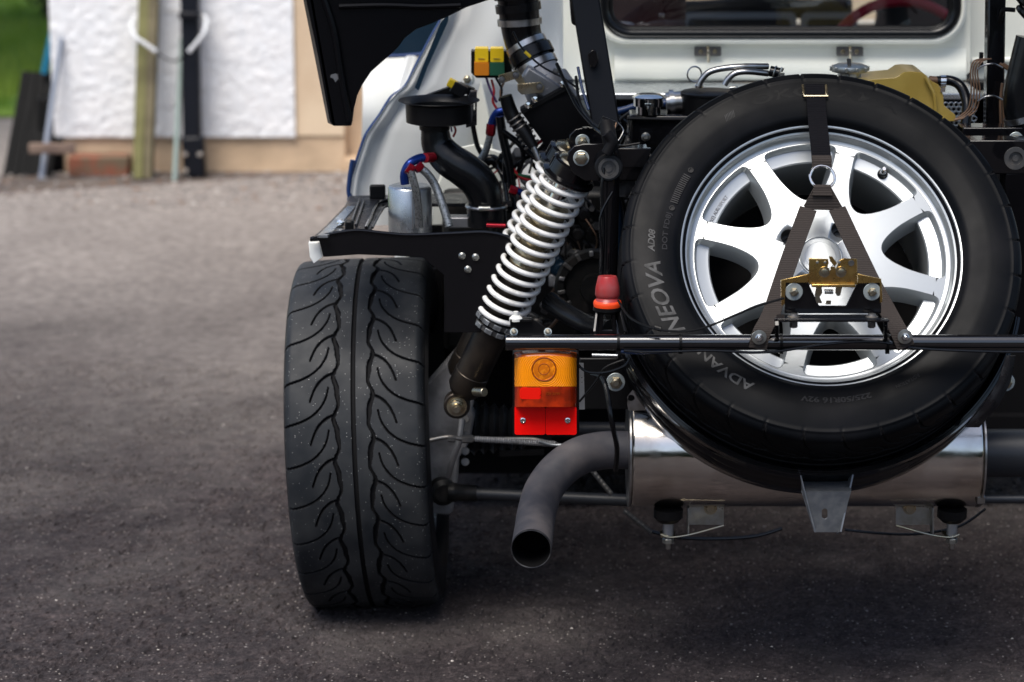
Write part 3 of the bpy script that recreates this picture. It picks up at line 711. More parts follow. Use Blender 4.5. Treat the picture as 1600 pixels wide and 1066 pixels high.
# ---- exhaust
YM = 4.045
mc0, mc1 = P(982,706,YM), P(1525,706,YM)
def oval(c, rx, rz, n=64, skew=.0):
    out = []
    for j in range(n):
        t = 2*math.pi*j/n; cs, sn = math.cos(t), math.sin(t)
        out.append(c + V(0, -rx*math.copysign(abs(cs)**.9, cs), rz*math.copysign(abs(sn)**.9, sn)))
    return out
rings = []
for t, k in ((0,.93),(.004,.985),(.012,1.0),(.5,1.0),(.988,1.0),(.996,.985),(1,.93)):
    rings.append(oval(mc0+(mc1-mc0)*t, .090*k, .088*k))
muf = part(M().ring_loft(rings), 'silencer', 'polished_steel', label='polished stainless silencer box', smooth=50)
for c in (mc0, mc1):
    part(M().ring_loft([oval(c-X_*.0015, .0915, .0895), oval(c+X_*.0015, .0915, .0895)]), 'end_seam', 'steel', parent=muf)
part(plate([(980,632),(982,618),(990,608),(1003,612),(1030,628),(1040,640),(982,642)], 3.985, .003, holes=[[(986+6*math.cos(t/2), 622+5*math.sin(t/2)) for t in range(12)]]), 'silencer_lug', 'steel', parent=muf)
pp = [(1000,705,4.03),(965,703,4.03),(935,705,4.025),(905,713,4.01),(875,733,3.985),(850,765,3.95),(839,800,3.90),(834,832,3.83),(830,858,3.755)]
tail = part(M().tube([P(*q) for q in pp], .0312, 40, sub=8, cap=False), 'tailpipe', 'pipe_paint', smooth=60, label='dull grey curved tailpipe')
a, b = P(*pp[-1]), P(*pp[-2]); d = (b-a).normalized()
part(M().lathe(a, d, [(.10,.0298),(.0,.0298),(-.0004,.0312),(.003,.0314)], 48), 'pipe_mouth', 'dark_inside', parent=tail)
part(M().torus(a-d*.0, d, .0305, .0011, 48, 8), 'pipe_lip', 'dusty_black', parent=tail)
part(M().cyl(b, b+d*.002, .0298), 'pipe_mouth', 'dark_inside', parent=tail)
part(M().cyl(P(1526,708,4.05), P(1750,708,4.05), .040, n=40), 'exhaust_pipe', 'black_pipe')
part(M().hexa(P(1526,780,3.98), P(1538,780,3.98), .010), 'nut', 'steel')
part(M().cyl(P(1538,780,3.99), P(1700,780,3.99), .007), 'link_rod', 'black_pipe')
# ---- suspension links and drive shaft
part(M().cyl(P(708,770,4.33), P(985,782,4.30), .0108, n=24), 'suspension_link', 'black_pipe')
part(M().lathe(P(700,769,4.33), P(760,772,4.33)-P(700,769,4.33), [(0,0),(0,.0155),(.006,.017),(.014,.017),(.018,.0150),(.05,.0150),(.053,.0125),(.062,.0125),(.062,0)], 28), 'rod_end', 'dirty_black')
mb = M(); pr = [(0,0),(0,.05)]
for k in range(7): pr += [(.006+k*.017, .052-k*.002), (.0145+k*.017, .040-k*.002)]
pr += [(.125,.030),(.16,.028),(.16,0)]
part(mb.lathe(P(722,668,4.42), (1,0,-.02), pr, 40), 'driveshaft_boot', 'ribbed_rubber')
part(M().cyl(P(800,670,4.42), P(1000,672,4.42), .014), 'driveshaft', 'black_pipe')
part(M().tube([P(a,b,4.20) for a,b in [(672,688),(700,683),(722,686),(760,686),(800,686),(835,687),(870,695),(900,700)]], .0038, 12), 'handbrake_cable', 'dark_steel')
part(M().helix(P(742,686,4.195), P(868,694,4.195), .0046, .0009, 46, 6, 12), 'cable_coil', 'cast_alloy')
part(M().hexa(P(722,686,4.2), P(740,686,4.2), .0075).hexa(P(700,685,4.2), P(712,686,4.2), .0065), 'cable_nut', 'dark_steel')
part(M().tube([P(a,b,4.16) for a,b in [(842,690),(866,696),(900,694)]], .003, 10), 'brake_pipe', 'collar_grey')
for py in (655, 680, 705, 722):
    part(M().cyl(P(727,py,4.33), P(727,py,4.29), .0075, n=12, ch=.001), 'bolt', 'dark_steel')
part(M().bar(P(780,709,4.3), P(850,706,4.3), .012, .008), 'link_arm', 'satin_black')
# big bolts on the rear beam, thin steel rods
bolt(P(962,597,3.98), (0,-1,.05), .0105, .008, .0150, 'zinc')
bolt(P(1571,597,4.05), (0,-1,.05), .0105, .008, .0150, 'gold_zinc')
part(plate([(905,560),(1000,560),(1000,640),(905,640)], 4.02, .01), 'rear_beam', 'satin_black', bev=.002)
part(plate([(905,568),(912,568),(914,640),(905,640)], 3.96, .004), 'lamp_plate', 'aluminium')
part(M().tube([P(a,b,Y) for a,b,Y in [(925,585,3.92),(940,590,3.90),(948,610,3.88),(956,660,3.86),(964,700,3.90),(962,735,3.95)]], .0042, 10), 'overflow_hose', 'rubber_hose')
part(M().tube([P(a,b,3.9) for a,b in [(905,628),(930,598),(945,575),(975,562)]], .0018, 8), 'wiring', 'satin_black')
part(M().tube([P(a,b,3.88) for a,b in [(895,560),(915,580),(945,582),(975,572),(985,560)]], .0022, 8), 'wiring', 'rubber_hose')
part(M().cyl(P(925,555,3.92), P(965,556,3.92), .003, n=10), 'brake_pipe', 'aluminium')
part(M().helix(P(925,735,4.15), P(955,772,4.15), .0035, .0012, 22, 6, 12), 'return_spring', 'dark_steel')
part(M().helix(P(975,798,4.15), P(1018,832,4.15), .0032, .0012, 26, 6, 12), 'cable_sheath', 'dark_steel')
part(M().tube([P(a,b,4.15) for a,b in [(1015,830),(1060,840),(1120,842),(1180,838),(1222,826)]], .0032, 8), 'underbody_cable', 'rubber_hose')
part(M().tube([P(a,b,4.15) for a,b in [(1320,828),(1380,834),(1440,834),(1500,822),(1540,795)]], .0024, 8), 'underbody_cable', 'rubber_hose')
# ---- silencer hangers
def hanger(px, mir):
    q = lambda a, b, Y=4.02: P(px+(a if not mir else -a), b, Y)
    ply = lambda l: [(px+(a if not mir else -a), b) for a, b in l]
    h = part(plate(ply([(32,792),(87,792),(87,820),(32,820)]), 4.03, .0025), 'exhaust_hanger', 'zinc')
    part(M().bar(q(31,790), q(31,834), .0022, .03, up=(0,1,0)), 'hanger_web', 'zinc', parent=h)
    mb = M(); mb.tube([q(-12,835,3.99), q(-2,839,3.99), q(12,839,3.99), q(40,834,3.99), q(87,821,3.99)], .0018, 8)
    part(mb.prism([[(-.012,0),(.012,0),(.012,.03),(-.012,.03)]], q(0,838,3.99), X_, Y_, .002), 'hanger_strap', 'gold_zinc', parent=h)
    part(M().lathe(q(0,835,4.0), Z_, [(0,0),(0,.009),(.020,.009),(.020,0)], 20), 'hanger_spacer', 'aluminium', parent=h)
    part(M().hexa(q(0,848,4.0), q(0,840,4.0), .0095), 'nut', 'zinc', parent=h)
    part(M().cyl(q(0,858,4.0), q(0,838,4.0), .0042, n=14, ch=.001), 'stud', 'steel', parent=h)
    part(M().lathe(q(0,815,4.0), Z_, [(0,0),(0,.016),(.008,.024),(.022,.024),(.022,0)], 28), 'rubber_mount', 'satin_black', parent=h)
    part(M().lathe(q(66,794,4.028), (0,-1,0), [(0,0),(0,.011),(.002,.011),(.002,.008),(.004,.007),(.004,0)], 22), 'bolt', 'gold_zinc', parent=h)
hanger(1044, False); hanger(1487, True)
# ================================================================ spare wheel, leaning back in its tray
TILT = R(34); st, ct = math.sin(TILT), math.cos(TILT)
SPC = P(1283, 397, 3.93); n_ = V(0,-ct,st); ey_ = V(0,st,ct)
SM = Matrix.Translation(SPC) @ Matrix((X_, ey_, n_)).transposed().to_4x4()
sw = thing('spare_wheel', 'spare wheel with silver spoked alloy rim strapped into the black tray', 'wheel', SPC)
ZC = -.0945
LM = SM @ Matrix.Translation(V(0,0,ZC))
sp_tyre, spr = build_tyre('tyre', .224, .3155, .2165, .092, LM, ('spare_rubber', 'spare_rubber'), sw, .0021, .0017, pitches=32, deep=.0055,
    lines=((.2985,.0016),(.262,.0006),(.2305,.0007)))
lx, lr = spr
def wall_z(r):
    k = lx > .06; i = np.argsort(lr[k]); return float(np.interp(r, lr[k][i], lx[k][i])) + ZC
def arc_text(txt, size, r, a0, material, parent, zf, shear=0.0, raise_=.0009, sx=1.0, space=1.0, name='lettering', bold=0.0):
    """word following the wheel clockwise from angle a0 (degrees), letter tops outwards"""
    cu = bpy.data.curves.new('t', 'FONT'); cu.body = txt; cu.size = size; cu.extrude = .0008; cu.shear = shear; cu.resolution_u = 3
    cu.space_character = space; cu.offset = bold
    to = bpy.data.objects.new('t', cu); COL.objects.link(to)
    me = bpy.data.meshes.new_from_object(to.evaluated_get(bpy.context.evaluated_depsgraph_get()))
    mb = M(); vs = []
    for v in me.vertices:
        x, y, z = v.co; rr = r+y; a = R(a0) - x*sx/r
        vs.append(SM @ V(rr*math.cos(a), rr*math.sin(a), zf(rr)+(raise_ if z > 0 else -.001)))
    mb.add(vs, [tuple(p.vertices) for p in me.polygons])
    bpy.data.objects.remove(to); bpy.data.curves.remove(cu); bpy.data.meshes.remove(me)
    return part(mb, name, material, parent=parent)
arc_text('NEOVA', .0355, .2545, 212, 'letter_rubber', sp_tyre, wall_z, .32, sx=1.02, bold=.0006)
arc_text('AD08', .0145, .2620, 180.6, 'letter_rubber', sp_tyre, wall_z, .25, sx=1.0, bold=.0004)
arc_text('ADVAN', .0215, .2490, 243, 'letter_rubber', sp_tyre, wall_z, 0, sx=1.32, bold=.0004)
arc_text('225/50R16 92V', .0125, .2440, 285, 'letter_dim', sp_tyre, wall_z, 0, sx=1.35, bold=.0003)
arc_text('DOT FD8J', .0115, .2420, 180, 'letter_dim', sp_tyre, wall_z, 0, sx=1.25, bold=.0002)
arc_text('ROTATION', .0085, .2465, 304, 'letter_dim', sp_tyre, wall_z, 0, sx=.95)
arc_text('YOKOHAMA', .0240, .2660, 118, 'spare_rubber', sp_tyre, wall_z, 0, sx=1.9, bold=.0006, raise_=.00018)
arc_text('RADIAL  TUBELESS', .0080, .2400, 45, 'letter_black', sp_tyre, wall_z, 0, sx=1.1) if False else None
# moulded rib panel and hatch marks on the sidewall
for k in range(15):
    a = R(160.5-k*.85); c = SM @ V(.2435*math.cos(a), .2435*math.sin(a), wall_z(.2435)+.0002)
    d = (SM.to_3x3() @ V(math.cos(a), math.sin(a), 0)); part(M().bar(c-d*.006, c+d*.006, .0017, .0016, up=n_), 'sidewall_rib', 'letter_dim', parent=sp_tyre)
for k in range(7):
    a = R(122.5-k*.55); d = SM.to_3x3() @ V(math.cos(a-.35), math.sin(a-.35), 0); c = SM @ V(.268*math.cos(a), .268*math.sin(a), wall_z(.268)+.0002)
    part(M().bar(c-d*.006, c+d*.006, .0006, .001, up=n_), 'sidewall_rib', 'letter_rubber', parent=sp_tyre)
for a in (163, 146):
    a = R(a); part(M().lathe(SM @ V(.2435*math.cos(a), .2435*math.sin(a), wall_z(.2435)), n_, [(0,.0),(0,.0045),(.0012,.0045),(.0012,.003),(.0002,.003),(.0002,0)], 16), 'sidewall_mark', 'letter_black', parent=sp_tyre)
# rim: rolled lip, stepped barrel
prof = [(-.006,.214),(-.004,.2215),(-.0015,.2245),(.0015,.2255),(.0035,.2240),(.0040,.2215),(.0030,.2185),(-.0005,.2165),(-.0025,.2150),(-.0032,.2135),(-.0048,.2100),(-.0090,.2070),(-.0140,.2060),(-.0165,.2052),(-.0178,.2030),(-.0184,.1995),(-.0210,.1975),(-.0285,.1972),(-.0320,.1930),(-.0345,.1800),(-.0350,.1745),(-.0370,.1725),(-.0480,.1715),(-.160,.1740),(-.175,.178),(-.19,.2)]
rim = part(M().lathe((0,0,0), Z_, prof, 160).xf(SM), 'rim', 'alloy_silver', parent=sw, smooth=28, label='silver eight-spoke alloy rim')
# spoke face with eight windows
def window_poly(inset):
    side = [(.1945,.0605),(.18,.0565),(.158,.0475),(.137,.0380),(.119,.0265),(.107,.0165),(.1005,.0085),(.098,.0)]
    A0, r1 = math.atan2(.0605, .1945), math.hypot(.1945, .0605)-.0075
    pts = [(r1*math.cos(-A0+2*A0*k/10), r1*math.sin(-A0+2*A0*k/10)) for k in range(11)]
    pts += [(a, b) for a, b in side[1:]] + [(a, -b) for a, b in side[-2:0:-1]]
    # round the corners by averaging along a dense outline
    dense = []
    for i in range(len(pts)):
        a, b = np.array(pts[i]), np.array(pts[(i+1)%len(pts)]); m_ = max(2, int(np.linalg.norm(b-a)/.001))
        for k in range(m_): dense.append(a+(b-a)*k/m_)
    d = np.array(dense); n = len(d)
    for it, w in ((0, 7), (1, 5)):
        d = sum(np.roll(d, k, 0) for k in range(-w, w+1))/(2*w+1)
    t = np.roll(d, -1, 0)-np.roll(d, 1, 0); t /= np.linalg.norm(t, axis=1)[:,None]
    return d + np.stack([-t[:,1], t[:,0]], -1)*inset
def ring_of(poly, ths):
    """inner and outer radius of the outline along each angle"""
    a = np.arctan2(poly[:,1], poly[:,0]); amin, amax = a.min(), a.max(); out = []
    n = len(poly)
    for f in ths:
        th = amax*f*.9995; rs = []
        for i in range(n):
            p, q = poly[i], poly[(i+1)%n]; dp, dq = math.sin(a[i]-th), math.sin(a[(i+1)%n]-th)
            if dp*dq <= 0 and dp != dq:
                t = dp/(dp-dq); rs.append(float(np.hypot(*(p+(q-p)*t))))
        out.append((th, min(rs), max(rs)))
    return out
NF = 29; F = [math.sin(math.pi/2*(-1+2*i/(NF-1))) for i in range(NF)]
outer_ = ring_of(window_poly(-.0018), F); mid_ = ring_of(window_poly(0), F); back_ = ring_of(window_poly(.0068), F)
def zface(r): return -.0115-.0065*max(0,(r-.06)/.13)**1.5
fv, ff = [], []
def addv(r, a, z): fv.append(SM @ V(r*math.cos(a), r*math.sin(a), z)); return len(fv)-1
NI, NO, RI, RO = 5, 3, .076, .1990
cols = []
for k in range(8):
    base_a = R(30+22.5+45*k)
    for (th, r0, r1) in outer_:
        a = base_a+th
        ci = [addv(RI+(r0-RI)*i/NI, a, zface(RI+(r0-RI)*i/NI)) for i in range(NI+1)]
        co = [addv(r1+(RO-r1)*i/NO, a, zface(r1+(RO-r1)*i/NO)) for i in range(NO+1)]
        cols.append((ci, co))
    amax = outer_[-1][0]
    for i in range(1, 4):
        a = base_a+amax+(R(45)-2*amax)*i/4; r0 = r1 = outer_[-1][1]
        ci = [addv(RI+(r0-RI)*i_/NI, a, zface(RI+(r0-RI)*i_/NI)) for i_ in range(NI+1)]
        co = [addv(r1+(RO-r1)*i_/NO, a, zface(r1+(RO-r1)*i_/NO)) for i_ in range(NO+1)]
        cols.append((ci, co))
for q in range(len(cols)):
    (a, b), (c, d) = cols[q], cols[(q+1)%len(cols)]
    for i in range(NI): ff.append((a[i], c[i], c[i+1], a[i+1]))
    for i in range(NO): ff.append((b[i], d[i], d[i+1], b[i+1]))
mbf = M(); mbf.add(fv, ff)
hubp = [(zface(.072),.0722),(zface(.0721)-.022,.0722),(zface(.0721)-.022,.0001)]
for k in range(8):
    base_a = R(30+22.5+45*k); loops = []
    for data, dz in ((outer_, 0), (mid_, -.0022), (back_, -.040)):
        lo = [(r0, th) for th, r0, r1 in data] + [(r1, th) for th, r0, r1 in data[::-1]]
        loops.append([SM @ V(r*math.cos(base_a+t), r*math.sin(base_a+t), zface(r)+dz) for r, t in lo])
    mbf.ring_loft(loops, True, False, False)
spk = part(mbf, 'rim_spokes', 'alloy_silver', parent=rim, smooth=42)
# lug recesses and centre cap
part(M().lathe((0,0,0), Z_, [(-.030,.045),(-.0115,.0345),(-.0100,.0345),(-.0095,.0335),(-.0095,.0330),(-.0135,.0325),(-.0135,.0316),(-.0098,.0312),(-.0088,.0304),(-.0086,.0245),(-.0081,.0238),(-.0080,.0),], 64).xf(SM), 'centre_cap', 'alloy_silver', parent=rim, smooth=30)
cut = M()
for k in range(4):
    a = R(54+90*k); cut.cyl(SM @ V(.0575*math.cos(a), .0575*math.sin(a), .02), SM @ V(.0575*math.cos(a), .0575*math.sin(a), -.04), .0145, n=28)
hub_ = part(M().lathe((0,0,0), Z_, [(zface(.06),.0001),(zface(.06),.03),(zface(.06),.062),(zface(.076),.0762),(-.036,.0762),(-.036,.0001)], 96).xf(SM), 'hub_face', 'alloy_silver', parent=rim, smooth=32)
cb = build(cut, 'cutter', 'alloy_silver'); bo = hub_.modifiers.new('holes', 'BOOLEAN'); bo.object = cb; bo.operation = 'DIFFERENCE'; bo.solver = 'EXACT'
bpy.context.view_layer.update()
ev = hub_.evaluated_get(bpy.context.evaluated_depsgraph_get()); nm = bpy.data.meshes.new_from_object(ev)
if len(nm.polygons) > 100:
    hub_.modifiers.clear(); hub_.data = nm
else: hub_.modifiers.remove(bo); print('boolean failed')
bpy.data.objects.remove(cb)
for k in range(4):
    a = R(54+90*k); c = SM @ V(.0575*math.cos(a), .0575*math.sin(a), -.0125)
    part(M().lathe(c, n_, [(.0,.0146),(-.024,.0135),(-.024,.0085),(-.030,.008),(-.030,0)], 28), 'lug_recess', 'dark_steel', parent=rim)
part(M().lathe((0,0,0), Z_, [(-.160,.0),(-.160,.10),(-.165,.174)], 64).xf(SM), 'spoke_gap_shade', 'dark_inside', parent=rim)  # near-black disc stands in for the deep shade seen between the spokes
# valve
a = R(54.5); c = SM @ V(.1865*math.cos(a), .1865*math.sin(a), -.0335)
part(M().lathe(c, n_, [(0,0),(0,.0085),(.004,.008),(.006,.0062),(.008,.0062),(.008,0)], 22), 'valve', 'rubber_hose', parent=rim)
part(M().lathe(c+n_*.008, n_, [(0,0),(0,.0052),(.006,.0050),(.007,.0042),(.012,.0040),(.013,.0028),(.013,0)], 20), 'valve_cap', 'chrome', parent=rim)
arc_text('OZ  AUROSPORT', .0085, .1660, 162, 'cast_alloy', rim, lambda r: -.0372, 0, raise_=.0006, sx=.95) if False else None
arc_text('(XE) AUROSPORT', .0085, .1785, 158, 'cast_alloy', rim, lambda r: -.0345+(r-.18)*.19, 0, raise_=.0010, sx=.78)
arc_text('REEVE', .0085, .1785, -40, 'cast_alloy', rim, lambda r: -.0345+(r-.18)*.19, 0, raise_=.0010, sx=1.0)
# ---- tray
def tray_lathe(prof, a0, a1, n=90): return M().lathe((0,0,0), Z_, prof, n, a0, a1, xref=X_).xf(SM)
tr_prof = [(-.100,.3245),(-.096,.3285),(-.098,.3325),(-.104,.3330),(-.110,.3310),(-.124,.3325),(-.128,.3290),(-.132,.3325),(-.150,.3330),(-.154,.3295),(-.158,.3325),(-.182,.3325),(-.190,.3300),(-.206,.3290),(-.213,.315),(-.213,.21),(-.216,.20)]
inner = [(a-.0025 if i > 9 else a, r-.003) for i, (a, r) in enumerate(tr_prof)][::-1]
tray = part(tray_lathe(tr_prof+inner+[tr_prof[0]], 193, 348), 'spare_wheel_tray', 'gloss_black', smooth=40, label='ribbed glossy black dish holding the spare wheel')
part(M().torus((0,0,-.099), Z_, .3310, .0016, 90, 8, 193, 348, xref=X_).xf(SM), 'tray_lip', 'collar_grey', parent=tray)
# towing tab under the tray
tt = part(plate([(1252,768),(1330,768),(1312,832),(1272,832)], 3.80, .003, holes=[rrect(1284,795,1293,811,4.2,5)]), 'tray_tab', 'tab_steel', bev=.0004, label='drilled grey steel tab')
part(M().loft([[P(1250,743,3.86),P(1254,768,3.80)],[P(1250,743,3.80),P(1273,832,3.785)]], .002, (1,0,0)), 'tab_flange', 'tab_steel', parent=tt)
part(M().prism([[(0,0),(.0,.03),(.016,-.002),(.0125,-.062),(.010,-.062),(.0115,-.002)]], P(1322,770,3.797), X_, Z_, .02), 'tab_flange', 'tab_steel', parent=tt) if False else None
part(M().bar(P(1330,744,3.84), P(1311,833,3.795), .0025, .022, up=(0,1,0)), 'tab_flange', 'tab_steel', parent=tt)
part(M().loft([[P(1252,768,3.80),P(1330,768,3.80)],[P(1252,748,3.87),P(1330,748,3.87)]], .002, (0,0,-1)), 'tab_flange', 'tab_steel', parent=tt)
# side stay of the tray on the right
part(M().loft([[P(1572,556,3.86),P(1587,556,3.88)],[P(1560,595,3.84),P(1579,598,3.86)],[P(1538,632,3.83),P(1560,635,3.85)],[P(1508,668,3.82),P(1530,668,3.84)]], .003), 'tray_stay', 'dusty_black', parent=tray, smooth=60)

# ================================================================ tie-down strap
ring_c = SM @ V(.002,.127,.0065)
ring_c = P(1285, 277, 3.955)
strap = thing('tie_down_strap', 'dark webbing strap with a steel ring, forked down over the spare wheel', 'strap', ring_c)
def ribbon(pts, w, th, m, name, wdir=None, parent=None, sub=5):
    pts = [Vector(p) for p in pts]; q = [Vector(p) for p in catmull([tuple(p) for p in pts], sub)] if len(pts) > 2 else pts
    ws = w if isinstance(w, (list, tuple)) else [w]*len(pts)
    rings = []
    for i, p in enumerate(q):
        d = (q[min(i+1,len(q)-1)]-q[max(i-1,0)]).normalized()
        x = Vector(wdir) if wdir is not None else X_
        x = (x-d*x.dot(d)).normalized(); nn = x.cross(d).normalized()
        f = i/(len(q)-1)*(len(pts)-1); k = min(int(f), len(pts)-2); hw = (ws[k]+(ws[k+1]-ws[k])*(f-k))/2
        rings.append([p+x*hw+nn*th/2, p+x*hw-nn*th/2, p-x*hw-nn*th/2, p-x*hw+nn*th/2])
    return part(M().ring_loft(rings), name, m, parent=parent or strap, smooth=40, bev=.0004)
def on_wheel(x, y, z): return SM @ V(x, y, z)
fs_ = .018
ribbon([on_wheel(.0,.285,-.175), on_wheel(.0,.319,-.165), on_wheel(.0,.3225,-.10), on_wheel(.0,.3185,-.02), on_wheel(.0,.300,.0075), on_wheel(.0,.262,.0225), on_wheel(.0,.215,.031), on_wheel(.001,.172,.040), ring_c+ey_*.021+n_*.001],
       .0305, .0022, 'webbing_black', 'strap_webbing')
ribbon([ring_c+ey_*.036+n_*.002, ring_c+ey_*.026+n_*.003, ring_c+ey_*.0175-n_*.001], .031, .003, 'webbing', 'strap_fold')
# slide buckle on the sidewall
bk = on_wheel(.0,.276,.0185)
part(M().bar(bk-X_*.0195+ey_*.018-n_*.008, bk-X_*.0185-ey_*.012+n_*.004, .0045, .004, up=n_).bar(bk+X_*.0185+ey_*.018-n_*.008, bk+X_*.0175-ey_*.012+n_*.004, .0045, .004, up=n_), 'buckle', 'gold_zinc', parent=strap, bev=.001)
part(M().bar(bk-X_*.020-ey_*.014+n_*.006, bk+X_*.020-ey_*.014+n_*.006, .003, .0025, up=n_), 'buckle_bar', 'gold_zinc', parent=strap, bev=.0006)
part(M().torus(ring_c, n_+X_*.08, .0195, .0023, 48, 10), 'strap_ring', 'chrome', parent=strap)
# yoke: stitched wedge and two legs
yk = [ring_c-ey_*.010+n_*.004, P(1285,318,3.93)]
part(plate([(1272,293),(1299,293),(1316,323),(1312,329),(1260,328),(1256,322)], 3.925, .0035), 'strap_yoke', 'webbing', parent=strap, bev=.0006)
ribbon([ring_c-ey_*.016+n_*.003, P(1285,292,3.93), P(1285,306,3.922)], [.024,.026,.032], .0032, 'webbing', 'strap_fold')
for sx_, pts, end in ((1, [(1263,326,3.922),(1240,388,3.872),(1222,440,3.832),(1205,490,3.79),(1190,520,3.760),(1184,545,3.757)], (1186,527)),
                 (-1, [(1308,326,3.922),(1337,388,3.872),(1362,440,3.832),(1385,482,3.797),(1404,517,3.762),(1416,543,3.757)], (1414,526))):
    leg = ribbon([P(*q) for q in pts], .0272, .0022, 'webbing', 'strap_webbing')
    d = (P(*pts[-1])-P(*pts[-2])).normalized()
    c = P(end[0], end[1], 3.7525)
    part(M().lathe(c, (0,-1,0), [(0,0),(0,.0112),(.0012,.0112),(.0016,.009),(.0016,0)], 30), 'washer', 'zinc', parent=strap)
    part(M().hexa(c-Y_*.0016, c-Y_*.0062, .0062).cyl(c-Y_*.006, c-Y_*.013, .0034, n=14, ch=.0006), 'nut', 'chrome', parent=strap)
# ================================================================ bodywork
# inner rear wing, white, curving from the outer lip into the engine bay
edge = [(-60,706),(0,700),(30,690),(55,676),(100,652),(135,634),(152,612),(180,594),(210,573),(240,562),(275,551),(312,546),(330,543)]
def ex_at(py):
    for (a, x0), (b, x1) in zip(edge, edge[1:]):
        if a <= py <= b: return x0+(x1-x0)*(py-a)/(b-a)
    return edge[-1][1]
rows = []
for py in list(range(-60, 131, 19)) + list(range(133, 331, 13)) + [330, 352]:
    x0 = ex_at(min(py, 330)); row = []
    for k in range(26):
        u = k/25; px = x0+(880-x0)*u
        dY = .02*math.exp(-(u/.035)**2)*-1 + .17*u**1.6 + .02*math.sin(u*7+py*.012)*u
        if px-x0 > 16 and px-x0 < 30: dY += .006
        row.append(P(px, py, 4.60+dY+.0004*max(0, 200-py)*.5))
    rows.append(row)
wing = part(M().loft(rows, .004), 'inner_wing', 'white_paint', smooth=60, label='white painted inner rear wing')
el = [(a, b) for b, a in edge]
lipp = [P(a+5, b, 4.592+.0004*max(0,200-b)*.5) for a, b in el]
part(M().tube(lipp, .0075, 12), 'wing_lip', 'white_paint', parent=wing)
part(M().tube([P(a-1, b, 4.588+.0004*max(0,200-b)*.5) for a, b in el], .0030, 8), 'edge_seal', 'blue_seal', parent=wing)
part(M().tube([P(a, b, 4.583) for a, b in [(551,250),(547,275),(545,300),(549,312)]], .0045, 8), 'edge_seal', 'blue_seal', parent=wing)
# dark blue stripe panel on the pillar
part(plate([(688,36),(702,20),(700,34),(684,70),(668,105),(654,142),(648,137),(662,100)], 4.585, .003), 'pillar_stripe', 'blue_stripe', parent=wing)
# raised boss with mount
part(M().lathe(P(728,124,4.66), (0,-1,.1), [(-.03,.034),(0,.030),(.004,.027),(.005,.022),(.006,0)], 32), 'strut_boss', 'white_paint', parent=wing)
bolt(P(730,124,4.65), (0,-1,.1), .0075, .008, .013, 'gold_zinc')
part(plate([(716,104),(742,108),(752,125),(765,180),(772,240),(748,250),(735,190),(722,140)], 4.655, .012), 'wing_gusset', 'cream_paint', parent=wing, bev=.003)
part(plate([(700,235),(745,225),(790,240),(800,300),(795,352),(672,352),(680,300)], 4.62, .01), 'wing_gusset', 'cream_paint', parent=wing, bev=.003)
part(M().torus(P(738,335,4.60), (0,-1,0), .035, .004, 30, 8, 20, 150, xref=X_), 'gusset_rib', 'cast_light', parent=wing)
# flank of the body ahead of the wing, with its side window
rows = []
for i in range(15):
    v = i/14; py = -70+ (330+70)*v; row = []
    for k in range(10):
        u = k/9; px = 564+(720-564)*u; row.append(P(px + 14*math.exp(-((py-150)/60)**2)*(1-u)*.2, py, 5.35+.25*u*u+.0006*abs(py-170)))
    rows.append(row)
fl = part(M().loft(rows, .02), 'body_flank', 'white_paint', smooth=60)
part(plate([(596,86),(598,60),(612,30),(700,-10),(720,-10),(668,84)], 5.28, .006), 'side_window', 'blue_stripe', parent=fl, bev=.001)
part(M().tube([P(596,88,5.27), P(630,87,5.27), P(668,84,5.27)], .004, 8), 'window_seal', 'blue_seal', parent=fl)

# ---- shelf over the tyre and its black valance
zs = P(650, 366, 4.14).z
def SH(px, py, dz=0.0):  return G(px, py, zs+dz)
part(M().prism([[(SH(488,371).x,SH(488,371).y),(SH(530,362).x,SH(530,362).y),(SH(578,361).x,SH(578,361).y),(SH(598,318).x,SH(598,318).y),(SH(800,318).x,SH(800,318).y),(SH(800,300).x,SH(800,300).y),(SH(546,306).x,SH(546,306).y),(SH(538,322).x,SH(538,322).y),(SH(510,352).x,SH(510,352).y)]], V(0,0,zs), X_, Y_, .006), 'wing_shelf', 'dusty_black', bev=.001)
val = part(plate([(484,373),(500,368),(530,363),(560,360),(600,363),(640,366),(700,364),(760,362),(800,372),(806,376),(800,470),(770,520),(694,520),(694,430),(660,402),(560,398),(505,402),(499,377),(484,378)], 4.135, .006), 'valance', 'gloss_black', bev=.0015, label='black sheet metal edge above the tyre')
part(M().tube([P(a,b,4.134) for a,b in [(485,373),(500,369),(530,363),(560,360),(600,364),(640,367),(700,365),(760,363),(800,372),(812,380)]], .0026, 8), 'valance_lip', 'gloss_black', parent=val)
part(plate([(482,379),(499,379),(504,402),(490,412),(484,402)], 4.15, .03), 'outer_wing_end', 'white_paint', bev=.001)
part(M().loft([[SH(496,368,.002),SH(512,368,.002)],[SH(520,345,.004),SH(536,345,.002)],[SH(543,322,.006),SH(556,322,.002)]], .004, (0,0,-1)), 'wing_return', 'aluminium', parent=val)
for a, b in (((548,352),(562,312)), ((556,352),(569,314))):
    part(M().tube([SH(*a, dz=.003), SH(*b, dz=.003)], .0022, 8, sub=1), 'shelf_rib', 'dusty_black', parent=val)
part(M().tube([SH(572,356,.003), SH(588,322,.003), SH(600,314,.003), SH(640,312,.003)], .003, 8), 'shelf_rib', 'gloss_black', parent=val)
part(M().tube([SH(582,356,.003), SH(596,330,.003), SH(606,322,.003), SH(640,320,.003)], .0022, 8), 'shelf_rib', 'dusty_black', parent=val)
part(M().box(SH(546,352,.008), (.014,.02,.018)), 'shelf_clip', 'satin_black', bev=.003)
part(M().lathe(SH(533,348,.006), (-.3,-1,.2), [(0,0),(0,.006),(.008,.005),(.009,0)], 16), 'cover_pin', 'chrome')
